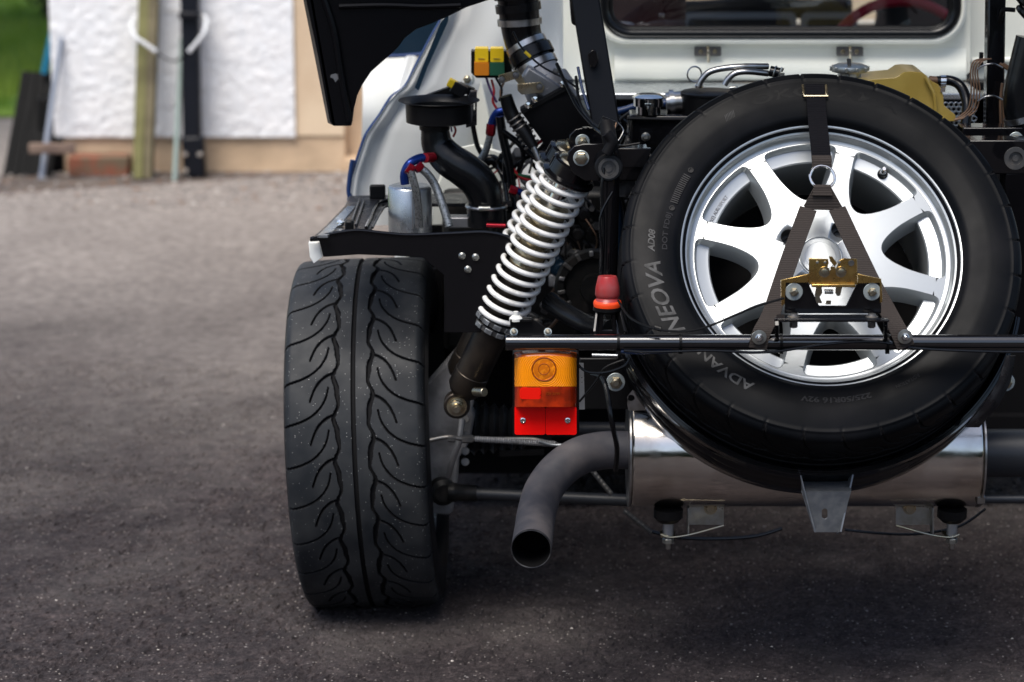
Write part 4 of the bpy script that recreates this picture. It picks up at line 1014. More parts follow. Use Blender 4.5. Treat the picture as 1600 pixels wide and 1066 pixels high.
part(M().box(SH(590,300,.012), (.028,.012,.026)), 'latch_block', 'satin_black', bev=.003)
for px, py in ((722,400),(743,402),(731,421)):
    part(M().lathe(P(px,py,4.134), (0,-1,0), [(0,0),(0,.0062),(.0012,.006),(.003,.0042),(.0045,.0030),(.0045,0)], 20), 'rivet', 'zinc', parent=val)
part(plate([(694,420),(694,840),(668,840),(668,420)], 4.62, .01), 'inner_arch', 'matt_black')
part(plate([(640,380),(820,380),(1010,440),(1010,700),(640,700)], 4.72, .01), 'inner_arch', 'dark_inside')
# catch tank and its braided hoses
ct0 = P(641, 362, 4.33); ctop = P(641, 291, 4.33)
tank = part(M().lathe(ct0, Z_, [(0,0),(0,.0375),((ctop-ct0).z-.003,.0375),((ctop-ct0).z,.0355),((ctop-ct0).z+.0015,.033),((ctop-ct0).z+.001,0)], 48), 'catch_tank', 'aluminium', label='brushed aluminium oil catch tank')
part(M().bar(P(645,300,4.293), P(645,358,4.293), .002, .0012, up=(0,-1,0)), 'tank_seam', 'cast_light', parent=tank)
part(M().tube([P(a,b,Y) for a,b,Y in [(655,355,4.27),(653,320,4.265),(648,290,4.26),(641,266,4.26)]], .0068, 14), 'braided_hose', 'braid')
part(M().tube([P(a,b,Y) for a,b,Y in [(702,354,4.26),(692,322,4.27),(680,290,4.28),(666,270,4.28),(654,262,4.28)]], .0072, 14), 'braided_hose', 'braid')
part(M().hexa(P(636,262,4.262), P(645,268,4.262), .0095).hexa(P(651,258,4.278), P(658,266,4.278), .0095), 'hose_fitting', 'fitting_red')
part(M().tube([P(a,b,Y) for a,b,Y in [(633,288,4.30),(632,272,4.30),(640,256,4.30),(654,248,4.31),(668,246,4.32)]], .0078, 12), 'hose_fitting', 'fitting_blue')
part(M().cyl(P(664,247,4.31), P(676,246,4.33), .0085), 'hose_fitting', 'fitting_red')
# fuel hose with anodised ends on the right of the boss
part(M().tube([P(a,b,4.45) for a,b in [(788,174),(778,176),(771,186),(768,196)]], .0078, 12), 'hose_fitting', 'fitting_blue')
part(M().hexa(P(768,194,4.45), P(766,212,4.45), .0088), 'hose_fitting', 'fitting_red')
part(M().tube([P(a,b,4.45) for a,b in [(766,210),(762,226),(757,240),(742,262)]], .0065, 12), 'braided_hose', 'braid')
# air horn and intake elbow
hc = P(686, 192, 4.36); hz = (P(686,157,4.36)-hc).z
part(M().lathe(hc, Z_, [(0,0),(-.001,.045),(.002,.0565),(hz-.006,.0575),(hz-.003,.062),(hz,.070),(hz+.001,.0695),(hz-.003,.060),(hz-.01,.054),(.004,.053),(.004,.0)], 56), 'air_horn', 'satin_black', label='black flanged air intake horn')
el2 = part(M().tube([P(*q) for q in [(679,192,4.36),(680,206,4.36),(684,228,4.36),(700,248,4.355),(725,265,4.35),(745,282,4.35),(757,304,4.35),(760,326,4.35)]], [.0235,.0245,.0275,.030,.031,.0315,.031,.029], 28, sub=7), 'intake_elbow', 'rubber_hose', smooth=60)
part(M().lathe(P(679,197,4.36), Z_, [(-.006,.0),(-.006,.0262),(.008,.0262),(.008,0)], 32), 'hose_cuff', 'satin_black', parent=el2)
part(M().cyl(P(760,318,4.35), P(761,352,4.35), .034, n=36), 'hose_stub', 'rubber_hose', parent=el2)
part(M().torus(P(760,322,4.35), (0,0,1), .0335, .0035, 40, 8), 'hose_clamp', 'steel', parent=el2)
part(M().cyl(P(748,326,4.312), P(766,326,4.312), .0045), 'clamp_screw', 'zinc', parent=el2)
part(M().box(P(722,346,4.36), (.05,.03,.02)), 'casting_lug', 'cast_light', bev=.003)
part(M().box(P(742,338,4.38), (.02,.03,.035)), 'casting_lug', 'cast_light', bev=.003)
part(plate([(735,143),(745,143),(745,196),(728,200),(728,160)], 4.40, .02, holes=[[(735,158),(737,158),(737,174),(735,174)],[(740,158),(742,158),(742,174),(740,174)]]), 'horn_bracket', 'dusty_black', bev=.001)
part(plate([(665,150),(720,130),(742,140),(742,146),(670,154)], 4.45, .02), 'horn_stay', 'satin_black')
part(M().box(P(717,140,4.42), (.026,.02,.022), Matrix.Rotation(.5,3,'Y')), 'sensor', 'satin_black', bev=.002)
part(M().box(P(707,131,4.42), (.017,.018,.015), Matrix.Rotation(.5,3,'Y')), 'sensor_cap', 'relay_yellow', bev=.002)
# relays
part(plate([(736,80),(800,80),(800,122),(744,122),(736,114)], 4.50, .03), 'relay_block', 'satin_black', bev=.001)
for px, m1, m2 in ((753,'relay_yellow','relay_orange'), (777,'relay_yellow','relay_green')):
    r_ = part(plate(rrect(px-11,76,px+10,97,2), 4.475, .03), 'relay', m1, bev=.0012)
    part(plate(rrect(px-12,98,px+11,118,1.5), 4.47, .03), 'relay_base', m2, parent=r_, bev=.0012)
    part(M().bar(P(px-6,92,4.474), P(px+4,92,4.474), .0008, .001), 'relay_mark', 'gold_zinc', parent=r_)
# induction hose down to the throttle body
ih = part(M().tube([P(*q) for q in [(806,-50,4.42),(809,-10,4.42),(812,30,4.42),(818,62,4.42),(832,92,4.41),(846,118,4.40)]], [.036,.036,.0345,.0335,.034,.034], 36, sub=6), 'induction_hose', 'rubber_hose', smooth=60)
def band(a, b, t0, r, m, name, par, w=.010):
    d = (b-a).normalized(); c = a+(b-a)*t0
    return part(M().lathe(c-d*w/2, d, [(0,r-.003),(0,r),(w,r),(w,r-.003)], 40), name, m, parent=par)
a, b = P(806,-20,4.42), P(812,30,4.42)
band(a, b, .15, .040, 'rubber_hose', 'hose_rib', ih, .02); band(a, b, .62, .0395, 'rubber_hose', 'hose_rib', ih, .014)
band(P(811,20,4.42), P(813,50,4.42), .45, .0385, 'steel', 'hose_clamp', ih, .011)
a, b = P(820,66,4.42), P(846,118,4.40)
band(a, b, .12, .0365, 'steel', 'hose_clamp', ih); band(a, b, .40, .040, 'rubber_hose', 'hose_rib', ih, .018); band(a, b, .72, .0375, 'steel', 'hose_clamp', ih, .012)
thr = part(M().lathe(P(842,110,4.40), P(870,160,4.38)-P(842,110,4.40), [(0,0),(0,.034),(.02,.036),(.022,.042),(.045,.044),(.047,.037),(.075,.040),(.075,0)], 32), 'throttle_body', 'cast_alloy', bev=.001)
part(M().box(P(850,135,4.36), (.085,.03,.035), Matrix.Rotation(.55,3,'Y')), 'throttle_casting', 'cast_light', parent=thr, bev=.005)
part(plate([(779,118),(808,110),(815,118),(826,140),(821,145),(816,138),(804,124),(786,130),(780,126)], 4.335, .003), 'throttle_lever', 'gold_zinc', parent=thr, bev=.0006)
part(plate([(808,132),(845,128),(851,136),(848,145),(815,148),(809,142)], 4.33, .004, holes=[[(838,134),(844,134),(845,140),(839,140)]]), 'throttle_lever', 'gold_zinc', parent=thr, bev=.0006)
for px, py in ((806,118),(784,125),(836,155),(843,136),(879,131),(868,112),(825,164)):
    part(M().lathe(P(px,py,4.325), (0,-1,0), [(0,0),(0,.0058),(.006,.0052),(.007,0)], 18), 'bolt', 'chrome' if px in (825,879,836) else 'dark_steel', parent=thr)
part(M().tube([P(a,b,4.31) for a,b in [(802,50),(812,70),(828,88),(850,106),(880,122),(905,140)]], .0018, 8), 'throttle_cable', 'satin_black')
part(M().tube([P(820,81,4.309), P(829,89,4.309)], .0028, 8, sub=1), 'cable_ferrule', 'relay_yellow')
# air box wedge, black
part(M().loft([[P(812,172,4.34),P(850,152,4.33),P(885,132,4.33)],[P(850,225,4.36),P(888,205,4.33),P(925,190,4.33)],[P(885,262,4.38),P(918,250,4.36),P(950,238,4.36)]], .04), 'air_box', 'matt_black', bev=.002)
part(M().bar(P(815,176,4.335), P(885,138,4.325), .005, .006), 'air_box_lip', 'satin_black')
part(M().tube([P(*q) for q in [(790,150,4.36),(800,180,4.36),(818,205,4.35),(835,232,4.34)]], [.011,.013,.012,.008], 14, sub=8), 'injector', 'satin_black')
for k in range(7): part(M().torus(P(803+k*4.6,184+k*7,4.355), P(830,225,4.35)-P(800,180,4.35), .0135, .0018, 20, 6), 'injector_ring', 'dark_steel')
part(M().cyl(P(834,230,4.335), P(846,258,4.33), .0052, n=14).cyl(P(846,256,4.33), P(853,274,4.33), .0034, n=12), 'pipe_union', 'steel')
# cables and hoses in the shade
def wire(pts, r, m, name='wiring'): return part(M().tube([P(*q) for q in pts], r, 8 if r < .005 else 16, sub=5 if r < .005 else 8), name, m, smooth=70)
wire([(785,205,4.40),(808,222,4.40),(828,240,4.40),(846,252,4.40)], .0055, 'rubber_hose', 'coolant_hose')
wire([(781,182,4.42),(786,215,4.42),(795,255,4.42),(800,290,4.42)], .008, 'rubber_hose', 'coolant_hose')
wire([(733,146,4.46),(738,190,4.46),(745,225,4.46),(752,240,4.46)], .0045, 'rubber_hose', 'coolant_hose')
wire([(742,300,4.48),(752,262,4.48),(770,250,4.48),(790,275,4.48),(800,330,4.45)], .010, 'rubber_hose', 'coolant_hose')
wire([(768,125,4.49),(772,142,4.48),(770,158,4.48),(776,170,4.48)], .0022, 'wire_red'); wire([(760,122,4.49),(766,140,4.48),(776,160,4.48)], .0022, 'wire_purple')
wire([(775,122,4.49),(784,140,4.48),(780,158,4.48)], .0022, 'satin_black'); wire([(790,122,4.49),(782,144,4.48),(786,166,4.48)], .0022, 'wire_copper')
wire([(708,194,4.44),(712,204,4.44),(708,214,4.44)], .0020, 'wire_red'); wire([(704,194,4.44),(706,206,4.44)], .0016, 'wire_purple')
wire([(793,225,4.42),(797,255,4.42),(806,272,4.42),(840,278,4.42)], .0030, 'wire_green'); wire([(800,262,4.42),(812,276,4.42),(835,284,4.42)], .0030, 'wire_red')
wire([(832,232,4.38),(846,220,4.38),(856,212,4.38)], .0030, 'wire_red')
wire([(798,292,4.42),(812,300,4.42),(828,306,4.42)], .006, 'fitting_blue', 'hose_fitting'); part(M().hexa(P(796,296,4.41), P(808,300,4.41), .008), 'hose_fitting', 'fitting_red')
wire([(760,352,4.3),(790,353,4.3)], .004, 'fitting_red', 'hose_fitting')
wire([(870,100,4.25),(888,140,4.2),(905,172,4.15),(930,200,4.1),(945,212,4.05)], .0032, 'rubber_hose'); wire([(900,120,4.25),(906,160,4.2),(926,192,4.12),(948,204,4.06),(962,215,4.03)], .0026, 'satin_black')
wire([(903,105,4.22),(910,140,4.2),(920,172,4.18)], .0024, 'wire_blue')
wire([(858,470,4.15),(885,490,4.12),(920,508,4.08),(955,516,4.02)], .017, 'rubber_hose', 'coolant_hose')
wire([(800,350,4.4),(812,330,4.4),(830,306,4.4),(850,280,4.4)], .0065, 'steel', 'brake_pipe')
wire([(962,300,4.12),(968,340,4.12),(965,400,4.12),(968,440,4.12)], .006, 'blue_stripe', 'coolant_hose')
wire([(944,262,4.0),(940,300,3.995),(943,360,3.995),(940,430,3.99)], .0028, 'rubber_hose'); wire([(957,300,4.0),(938,340,3.99),(941,400,3.99),(938,425,3.99)], .002, 'rubber_hose')
wire([(955,235,4.0),(952,215,4.0),(948,195,4.02)], .012, 'matt_black', 'loom_wrap'); wire([(948,240,3.99),(956,222,3.99),(948,208,3.99)], .009, 'matt_black', 'loom_wrap')
part(M().cyl(P(938,190,4.06), P(963,200,4.06), .010, n=18, ch=.001), 'connector', 'satin_black')
wire([(957,192,4.03),(956,204,4.02),(956,214,4.02)], .0012, 'wire_orange'); wire([(963,192,4.03),(960,204,4.02),(957,214,4.02)], .0012, 'wire_copper')
wire([(966,192,4.03),(974,204,4.03),(966,220,4.02)], .0008, 'steel'); part(M().cyl(P(957,210,4.02), P(958,221,4.02), .0035, n=12), 'connector', 'wire_orange')
wire([(955,232,4.02),(975,228,4.01),(1000,224,4.01)], .0020, 'satin_black')
# the tangle of dark loom wires in the depth of the bay
for nm_, cnt, rr_, m_, box_ in (('wiring_loom', 26, (.0016,.0045), 'rubber_hose', (775,1000,175,330)), ('wiring_loom', 10, (.0014,.0025), 'dirty_black', (775,960,300,520)), ('wiring_loom', 3, (.0012,.0018), 'wire_red', (790,870,230,330)), ('wiring_loom', 5, (.0012,.0018), 'wire_copper', (850,990,330,520)), ('wiring_loom', 12, (.002,.005), 'satin_black', (860,1000,300,540)), ('wiring_loom', 6, (.002,.003), 'dark_steel', (780,900,240,400))):
    for q in range(cnt):
        x0, x1, y0, y1 = box_; Yq = 4.42+.18*rng.random(); p = [x0+(x1-x0)*rng.random(), y0+(y1-y0)*.3*rng.random()]; pts = []
        for t in range(4): pts.append(P(p[0], p[1], Yq+.02*rng.normal())); p[0] += rng.normal()*22; p[1] += 18+22*rng.random()
        part(M().tube(pts, rr_[0]+(rr_[1]-rr_[0])*rng.random(), 7, sub=4), nm_, m_)
for q in range(26):
    px, py = 790+190*rng.random(), 200+310*rng.random(); s1 = .006+.008*rng.random()
    part(M().hexa(P(px,py,4.46), P(px+rng.normal()*6,py+rng.normal()*6,4.44), s1*.8).box(P(px+4,py+5,4.47), (s1*2,s1,s1*1.4), Matrix.Rotation(rng.random()*3,3,'Y')), 'engine_fitting', ['dark_steel','cast_alloy','satin_black','dirty_black'][q%4], bev=.001)
# starter / pulley seen behind the springs
pl = part(M().lathe(P(928,447,4.42), (0,-1,0), [(0,0),(0,.066),(.010,.070),(.02,.066),(.02,.054),(.012,.050),(.012,.026),(.026,.024),(.026,0)], 48), 'pulley', 'dirty_black')
for k in range(9):
    t = R(95+k*24); c = P(928,447,4.398)+V(math.cos(t)*.058,0,math.sin(t)*.058)
    part(M().box(c, (.010+.004*(k%3),.005,.007), Matrix.Rotation(-t,3,'Y')), 'balance_lug', 'cast_light' if k%3 == 0 else 'dark_steel', parent=pl, bev=.0015)
wire([(850,520,4.3),(870,500,4.3),(880,470,4.3)], .003, 'wire_copper')
for k, (px, py, s1, mm) in enumerate(((865,438,.018,'cast_alloy'),(885,392,.016,'dark_steel'),(870,415,.024,'blue_stripe'),(862,470,.015,'cast_light'),(895,360,.02,'dirty_black'),(850,505,.02,'dirty_black'),(905,330,.022,'dirty_black'),(880,330,.014,'cast_alloy'),(900,395,.012,'gold_zinc'),(830,500,.02,'dark_steel'),(990,470,.02,'dirty_black'))):
    part(M().box(P(px,py,4.5), (s1,s1*.8,s1*1.3), Matrix.Rotation(.4*k,3,'Y')).lathe(P(px+8,py+6,4.49), (0,-1,0), [(0,0),(0,s1*.6),(.008,s1*.55),(.008,0)], 16), 'engine_bracket', mm, bev=.003)
part(M().box(P(1010,420,4.62), (.75,.06,.30)), 'gearbox', 'dirty_black', bev=.012)
for k in range(6): part(M().bar(P(1000+k*42,320,4.57), P(1005+k*40,520,4.57), .012, .03), 'gearbox_rib', 'dirty_black', bev=.003)
part(M().cyl(P(1060,432,4.22), P(1260,432,4.22), .009, n=20), 'cross_link', 'steel')
part(M().cyl(P(1395,398,4.2), P(1420,398,4.2), .008).cyl(P(1398,405,4.19), P(1428,405,4.19), .006).hexa(P(1412,399,4.19), P(1420,399,4.19), .011), 'brake_union', 'steel')
wire([(1390,480,4.2),(1410,510,4.2),(1440,545,4.2)], .006, 'blue_stripe', 'coolant_hose')

# ---- header tank, radiator cap, canister, pipes
ht = part(M().box((P(1095,200,4.36)), (.245,.07,.054)), 'header_tank', 'gloss_black', bev=.004)
part(M().tube([P(980,185,4.32), P(1090,187,4.32), P(1200,187,4.32)], .0035, 8), 'weld_bead', 'satin_black', parent=ht)
part(plate([(1000,206),(1020,206),(1020,214),(1026,226),(996,226)], 4.31, .004), 'tank_tab', 'gloss_black', parent=ht)
part(M().lathe(P(1009,214,4.308), (0,-1,0), [(0,0),(0,.0078),(.0015,.0075),(.004,.0045),(.007,.0035),(.007,0)], 20), 'bolt', 'zinc', parent=ht)
cp = P(1013,178,4.34)
part(M().lathe(cp, Z_, [(0,0),(0,.021),(.014,.021),(.014,.0255),(.027,.0255),(.0275,.0275),(.0295,.0280),(.0335,.022),(.0355,.012),(.0355,0)], 44), 'radiator_cap', 'chrome', label='chrome pressure cap')
part(M().box(cp+V(0,-.0245,.019), (.016,.006,.004)), 'cap_lug', 'chrome')
can = part(M().lathe(P(1108,186,4.36), Z_, [(0,0),(0,.0475),(.042,.0475),(.043,.050),(.046,.050),(.048,.047),(.0485,0)], 44), 'canister', 'satin_black')
part(M().lathe(P(1050,160,4.37), (1,0,.1), [(-.01,0),(-.01,.018),(-.004,.018),(-.004,.022),(.004,.022),(.004,.018),(.02,.018),(.02,0)], 24), 'hose_clamp', 'steel')
part(M().lathe(P(1092,137,4.34), Z_, [(0,0),(0,.008),(.004,.008),(.008,.004),(.008,0)], 18), 'vent_nut', 'chrome', parent=can)
part(M().torus(P(1085,116,4.20), (.35,-1,0), .0125, .0014, 36, 8), 'wire_loop', 'steel')
wire([(1092,135,4.20),(1096,125,4.20),(1108,113,4.20),(1130,107,4.20),(1165,104,4.20),(1200,104,4.21)], .0052, 'steel', 'vent_pipe')
wire([(1132,133,4.19),(1138,123,4.19),(1150,114,4.19),(1170,112,4.19),(1200,115,4.20)], .0052, 'steel', 'vent_pipe')
part(M().lathe(P(1207,112,4.20), (1,-.3,-.2), [(-.004,.0),(-.004,.009),(.012,.009),(.012,0)], 20), 'hose_end', 'rubber_hose')
part(M().torus(P(1211,113,4.195), (1,-.3,-.2), .0098, .0014, 24, 6).cyl(P(1220,112,4.19), P(1223,106,4.19), .003, n=10).box(P(1222,117,4.19), (.008,.006,.006)), 'hose_clamp', 'zinc')
wire([(1140,138,4.18),(1150,137,4.18),(1152,141,4.18)], .003, 'zinc', 'hose_clip')
wire([(940,182,4.5),(975,172,4.5),(1000,165,4.5),(1060,160,4.5)], .006, 'wire_blue', 'coolant_hose'); wire([(945,176,4.52),(985,168,4.52),(1040,158,4.52)], .004, 'wire_blue', 'coolant_hose')
# filler cap by the right-hand catch
part(M().lathe(P(1327,124,4.32), Z_, [(0,0),(0,.020),(.012,.020),(.013,.030),(.018,.0315),(.023,.030),(.026,.022),(.027,0)], 40), 'filler_cap', 'zinc')
for k in range(10): t = 2*math.pi*k/10; part(M().box(P(1327,124,4.32)+V(math.cos(t)*.0305,math.sin(t)*.0305,.0185), (.006,.006,.008)), 'cap_grip', 'zinc', bev=.001)
part(M().cyl(P(1326,92,4.30), P(1328,108,4.30), .0035, n=12), 'catch_pin', 'dark_steel')
# plastic expansion bottle
ebp = [(1330,127),(1400,121),(1412,113),(1422,112),(1440,113),(1446,117),(1456,127),(1466,132),(1472,142),(1474,150),(1475,165),(1483,172),(1493,180),(1494,190),(1330,190)]
eb = part(plate(ebp, 4.27, .10), 'expansion_bottle', 'tank_plastic', bev=.010, label='yellowed plastic expansion bottle')
part(M().tube([P(1446,120,4.262), P(1452,132,4.262), P(1460,150,4.262), P(1462,178,4.262)], .003, 8), 'bottle_seam', 'tank_plastic', parent=eb)
part(M().cyl(P(1452,124,4.28), P(1474,126,4.28), .006, n=16), 'bottle_spout', 'wire_copper', parent=eb)
bh = part(M().tube([P(*q) for q in [(1464,127,4.28),(1485,126,4.28),(1500,134,4.27),(1509,152,4.26),(1511,172,4.25),(1507,205,4.24)]], .0085, 18, sub=7), 'bottle_hose', 'rubber_hose')
part(M().lathe(P(1469,127,4.28), X_, [(0,.0085),(0,.0102),(.009,.0102),(.009,.0085)], 24).box(P(1473,140,4.27), (.008,.006,.008)).cyl(P(1470,133,4.27),P(1478,133,4.27),.0025,n=10), 'hose_clamp', 'chrome', parent=bh)
mp = M()
for i in range(7):
    for j in range(5):
        mp.torus(P(1470+i*8+(j%2)*4, 164+j*7.2, 4.45), (0,-1,0), .0042, .0012, 10, 5)
part(mp, 'perforated_plate', 'perforated', label='perforated metal plate')['kind'] = 'stuff'
for dx, r_ in ((0,.0014),(4.5,.0014),(9,.0013),(-4.5,.0013)):
    wire([(1492+dx*.3,188,4.24),(1504+dx,182,4.24),(1518+dx,168,4.24),(1522+dx,140,4.24),(1520+dx*.8,112,4.24),(1526+dx,96,4.24),(1540+dx,92,4.25)], r_, 'wire_copper')
for dx in (0,5):
    wire([(1562+dx,100,4.25),(1580+dx,112,4.25),(1598+dx,132,4.25),(1620,150,4.25)], .0028, 'wire_copper'); wire([(1566+dx,130,4.26),(1563+dx,160,4.26),(1564+dx,200,4.26)], .0022, 'wire_copper')
for py in (102, 152): wire([(1528,py+6,4.235),(1538,py,4.23),(1552,py-2,4.23),(1566,py+4,4.24)], .0016, 'steel', 'cable_tie')
part(M().tube([P(*q) for q in [(1612,60,4.2),(1600,110,4.2),(1592,150,4.2),(1596,185,4.2),(1610,215,4.2)]], .026, 24, sub=6), 'coolant_hose', 'rubber_hose')
part(M().lathe(P(1594,180,4.2), P(1600,195,4.2)-P(1592,165,4.2), [(0,.026),(0,.0285),(.010,.0285),(.010,.026)], 32), 'hose_clamp', 'steel')
part(M().torus(P(1604,8,4.25), X_+Z_, .02, .006, 20, 8).torus(P(1606,26,4.25), X_+Z_, .02, .006, 20, 8), 'coolant_hose', 'rubber_hose')

# ---- rear bulkhead with its window opening
YW = 4.90
def PR(l, Y): return [(P(a,b,Y).x, P(a,b,Y).z) for a, b in l]
win_out = rrect(926,-190,1510,69,52,10)
win_in = rrect(938,-180,1500,59,46,10)
bh_ = part(plate([(780,-215),(1516,-215),(1516,112),(1505,122),(940,129),(905,124),(780,124)], YW, .012, holes=[rrect(944,-176,1496,54,40,10)]), 'rear_bulkhead', 'cream_paint', bev=.003, label='cream painted rear bulkhead around the cabin window')
def frame_ring(l0, l1, Y0, Y1):
    mb = M(); return mb.ring_loft([[P(a,b,Y1) for a,b in l0], [P(a,b,Y0) for a,b in l0], [P(a,b,Y0) for a,b in l1], [P(a,b,Y1) for a,b in l1]], True, False, False)
part(frame_ring(win_out, win_in, YW-.030, YW), 'window_surround', 'cream_paint', parent=bh_, bev=.006, smooth=50)
# pressed swage below the window
part(M().loft([[P(x,76,YW-.001-.000) for x in range(960,1511,50)],[P(x,88,YW-.004) for x in range(960,1511,50)],[P(x,100,YW-.012) for x in range(960,1511,50)],[P(x,120,YW-.014) for x in range(960,1511,50)],[P(x,126,YW-.002) for x in range(960,1511,50)]], .003), 'bulkhead_swage', 'cream_paint', parent=bh_, smooth=60)
seal_pts = rrect(944,-178,1495,53,42,8)
part(M().tube([P(a,b,YW-.027) for a,b in seal_pts+[seal_pts[0]]], .0088, 12, sub=1), 'window_seal', 'rubber_hose', parent=bh_)
part(M().tube([P(a,b,YW-.016) for a,b in rrect(952,-170,1488,47,34,8)+[rrect(952,-170,1488,47,34,8)[0]]], .0075, 10, sub=1), 'window_seal', 'satin_black', parent=bh_)
part(plate(rrect(950,-172,1490,48,34,8), YW-.008, .004), 'rear_window', 'window_glass', parent=bh_)
for px in (1106, 1328):
    cbk = part(plate(rrect(px-21,73,px+21,88,2.5), YW-.020, .004), 'cover_catch', 'dark_steel', parent=bh_, bev=.0006)
    for dx in (-11, 11): part(M().lathe(P(px+dx,81,YW-.020), (0,-1,0), [(0,0),(0,.0045),(.002,.003),(.002,0)], 16), 'catch_screw', 'gold_zinc', parent=cbk)
    part(M().tube([P(px,73,YW-.03), P(px+1,82,YW-.04), P(px+1,97,YW-.03)], [.0022,.003,.0026], 8), 'catch_hook', 'gold_zinc', parent=cbk)
part(M().tube([P(1388,63,YW-.024), P(1393,67,YW-.024)], .0012, 6, sub=1), 'paint_chip', 'matt_black', parent=bh_)
part(plate([(1516,-215),(1760,-215),(1760,215),(1516,215)], YW+.08, .01), 'body_panel', 'cream_paint')
part(M().bar(P(1516,95,YW+.07), P(1700,92,YW+.07), .012, .012), 'body_swage', 'cream_paint', bev=.004)
part(M().bar(P(1470,132,YW+.05), P(1700,134,YW+.05), .03, .02), 'body_swage', 'satin_black', bev=.004)
part(plate([(780,-215),(925,-215),(925,190),(780,190)], YW+.06, .01), 'body_panel', 'cream_paint')
part(M().box(P(1200,142,4.82), (.78,.16,.012)), 'bulkhead_ledge', 'aluminium', bev=.002)
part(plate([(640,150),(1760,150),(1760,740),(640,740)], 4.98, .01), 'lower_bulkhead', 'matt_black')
# ---- cabin
FL = .20; CX0, CX1 = CAR_X-.68, CAR_X+.68
part(M().box((CAR_X,6.4,FL), (1.36,2.9,.03)), 'floor_pan', 'matt_black')
part(M().box((CX0+.3, 5.35, .85), (.50,.14,.85), Matrix.Rotation(-.15,3,'X')), 'seat', 'seat_red', bev=.05, label='dark red seat back on the left')
part(M().box((CX1-.33, 5.35, .62), (.50,.14,.6), Matrix.Rotation(-.15,3,'X')), 'seat', 'dash_dark', bev=.05)
ds = part(M().box((CAR_X,6.55,.62), (1.3,.5,.36)), 'dashboard', 'dash_dark', bev=.03)
for x0, x1 in ((1040,1058),(1075,1235),(1262,1330)):
    part(plate(rrect(x0-10,20,x1+10,60,10), 6.27, .03), 'dash_binnacle', 'dash_grey', parent=ds, bev=.006)
    part(plate(rrect(x0,30,x1,60,8), 6.262, .03), 'dash_recess', 'dash_dark', parent=ds, bev=.003)
part(M().tube([P(940,14,6.3),P(990,8,6.3),P(1050,16,6.3),P(1120,14,6.3),P(1190,6,6.3),P(1250,14,6.3),P(1330,10,6.3)], .025, 12), 'dash_top', 'dash_dark', parent=ds)
part(M().torus(P(1410,118,5.85), (0,-.9,.35), .175, .0125, 60, 12), 'steering_wheel', 'wheel_red', label='red rimmed steering wheel')
part(plate([(1375,-60),(1500,-60),(1500,60),(1365,60),(1372,30)], 6.0, .05), 'door_trim', 'dash_dark', bev=.01)
part(plate([(560,-400),(1760,-400),(1760,-8),(560,-8)], 7.0, .01, holes=[rrect(690,-390,1640,-12,30)]), 'windscreen_frame', 'cream_paint')
for s2 in (-1, 1):
    part(M().box((CAR_X+s2*.70, 6.2, .55), (.03,2.9,.70)), 'body_side', 'white_paint', bev=.01)
    part(M().bar((CAR_X+s2*.66, 7.0, .9), (CAR_X+s2*.60, 6.2, 1.33), .05, .05), 'door_pillar', 'white_paint', bev=.01)
part(M().box((CAR_X, 5.65, 1.36), (1.24,1.3,.03)), 'roof', 'white_paint', bev=.012)
part(M().box((CAR_X, 7.6, .48), (1.4,.6,.42)), 'front_wing', 'white_paint', bev=.05)
for s2 in (-1, 1):
    w_ = M().lathe((CAR_X+s2*.66, 7.3, .285), X_, [(-.09,.19),(-.09,.26),(-.07,.285),(.07,.285),(.09,.26),(.09,.19),(-.09,.19)], 40); part(w_, 'tyre', 'sidewall_rubber')
    part(M().lathe((CAR_X+s2*.66, 7.3, .285), X_, [(-.06,0),(-.06,.19),(.06,.19),(.06,0)], 32), 'rim', 'alloy_barrel')
# right rear wheel, mostly out of the picture
w_ = M().lathe((2*CAR_X-tc_.x+.05, YA, TR), X_, [(-.11,.20),(-.122,.26),(-.116,.305),(-.09,.3155),(.09,.3155),(.116,.305),(.122,.26),(.11,.20),(-.11,.20)], 64); part(w_, 'tyre', 'tread_rubber')
part(M().lathe((2*CAR_X-tc_.x+.05, YA, TR), X_, [(-.05,0),(-.06,.2),(.06,.2),(.05,0)], 40), 'rim', 'alloy_barrel')

# ---- tipped-up rear cover: the black inside of one wheel arch hangs into view
yc = 4.32
arch = plate([(452,-70),(478,0),(497,90),(515,190),(520,197),(549,197),(551,186),(553,170),(558,150),(566,133),(580,112),(598,96),(612,84),(622,74),(632,60),(650,46),(672,38),(700,26),(728,12),(758,2),(800,-12),(800,-70)], yc, .012)
cov = part(arch, 'tipped_cover', 'cover_black', bev=.002, label='glossy black inside of the tipped-up rear cover')
part(M().loft([[P(478,-40,yc),P(520,196,yc)],[P(466,-40,yc+.05),P(512,192,yc+.05)]], .004, (1,0,0)), 'arch_return', 'cover_black', parent=cov)
part(M().tube([P(a,b,yc-.006) for a,b in [(492,-40),(520,40),(532,110),(546,190)]], .006, 8), 'cover_rib', 'cover_black', parent=cov)
part(M().tube([P(a,b,yc-.004) for a,b in [(530,10),(600,8),(660,10),(720,8)]], .005, 8), 'cover_rib', 'cover_black', parent=cov)
part(plate([(517,117),(524,115),(530,117),(535,121),(529,123),(524,129),(521,123),(516,121)], yc-.0005, .001), 'scuff_mark', 'cast_light', parent=cov)
zt = P(600,-70,yc).z
rows = []
for i in range(9):
    u = i/8; y = yc+.01 - .42*u; z = zt + .46*math.sin(u*1.35)
    rows.append([V(CAR_X-.86+1.72*k/12, y, z - .05*abs(k/6-1)**3) for k in range(13)])
part(M().loft(rows, .012, (0,.5,.8)), 'cover_skin', 'cover_black', parent=cov, smooth=60)
part(M().prism([[(0,0),(.52,.0),(.2,.42),(0,.05)]], V(CAR_X+.84, yc, zt), -Y_, Z_, .012), 'cover_side', 'cover_black', parent=cov)

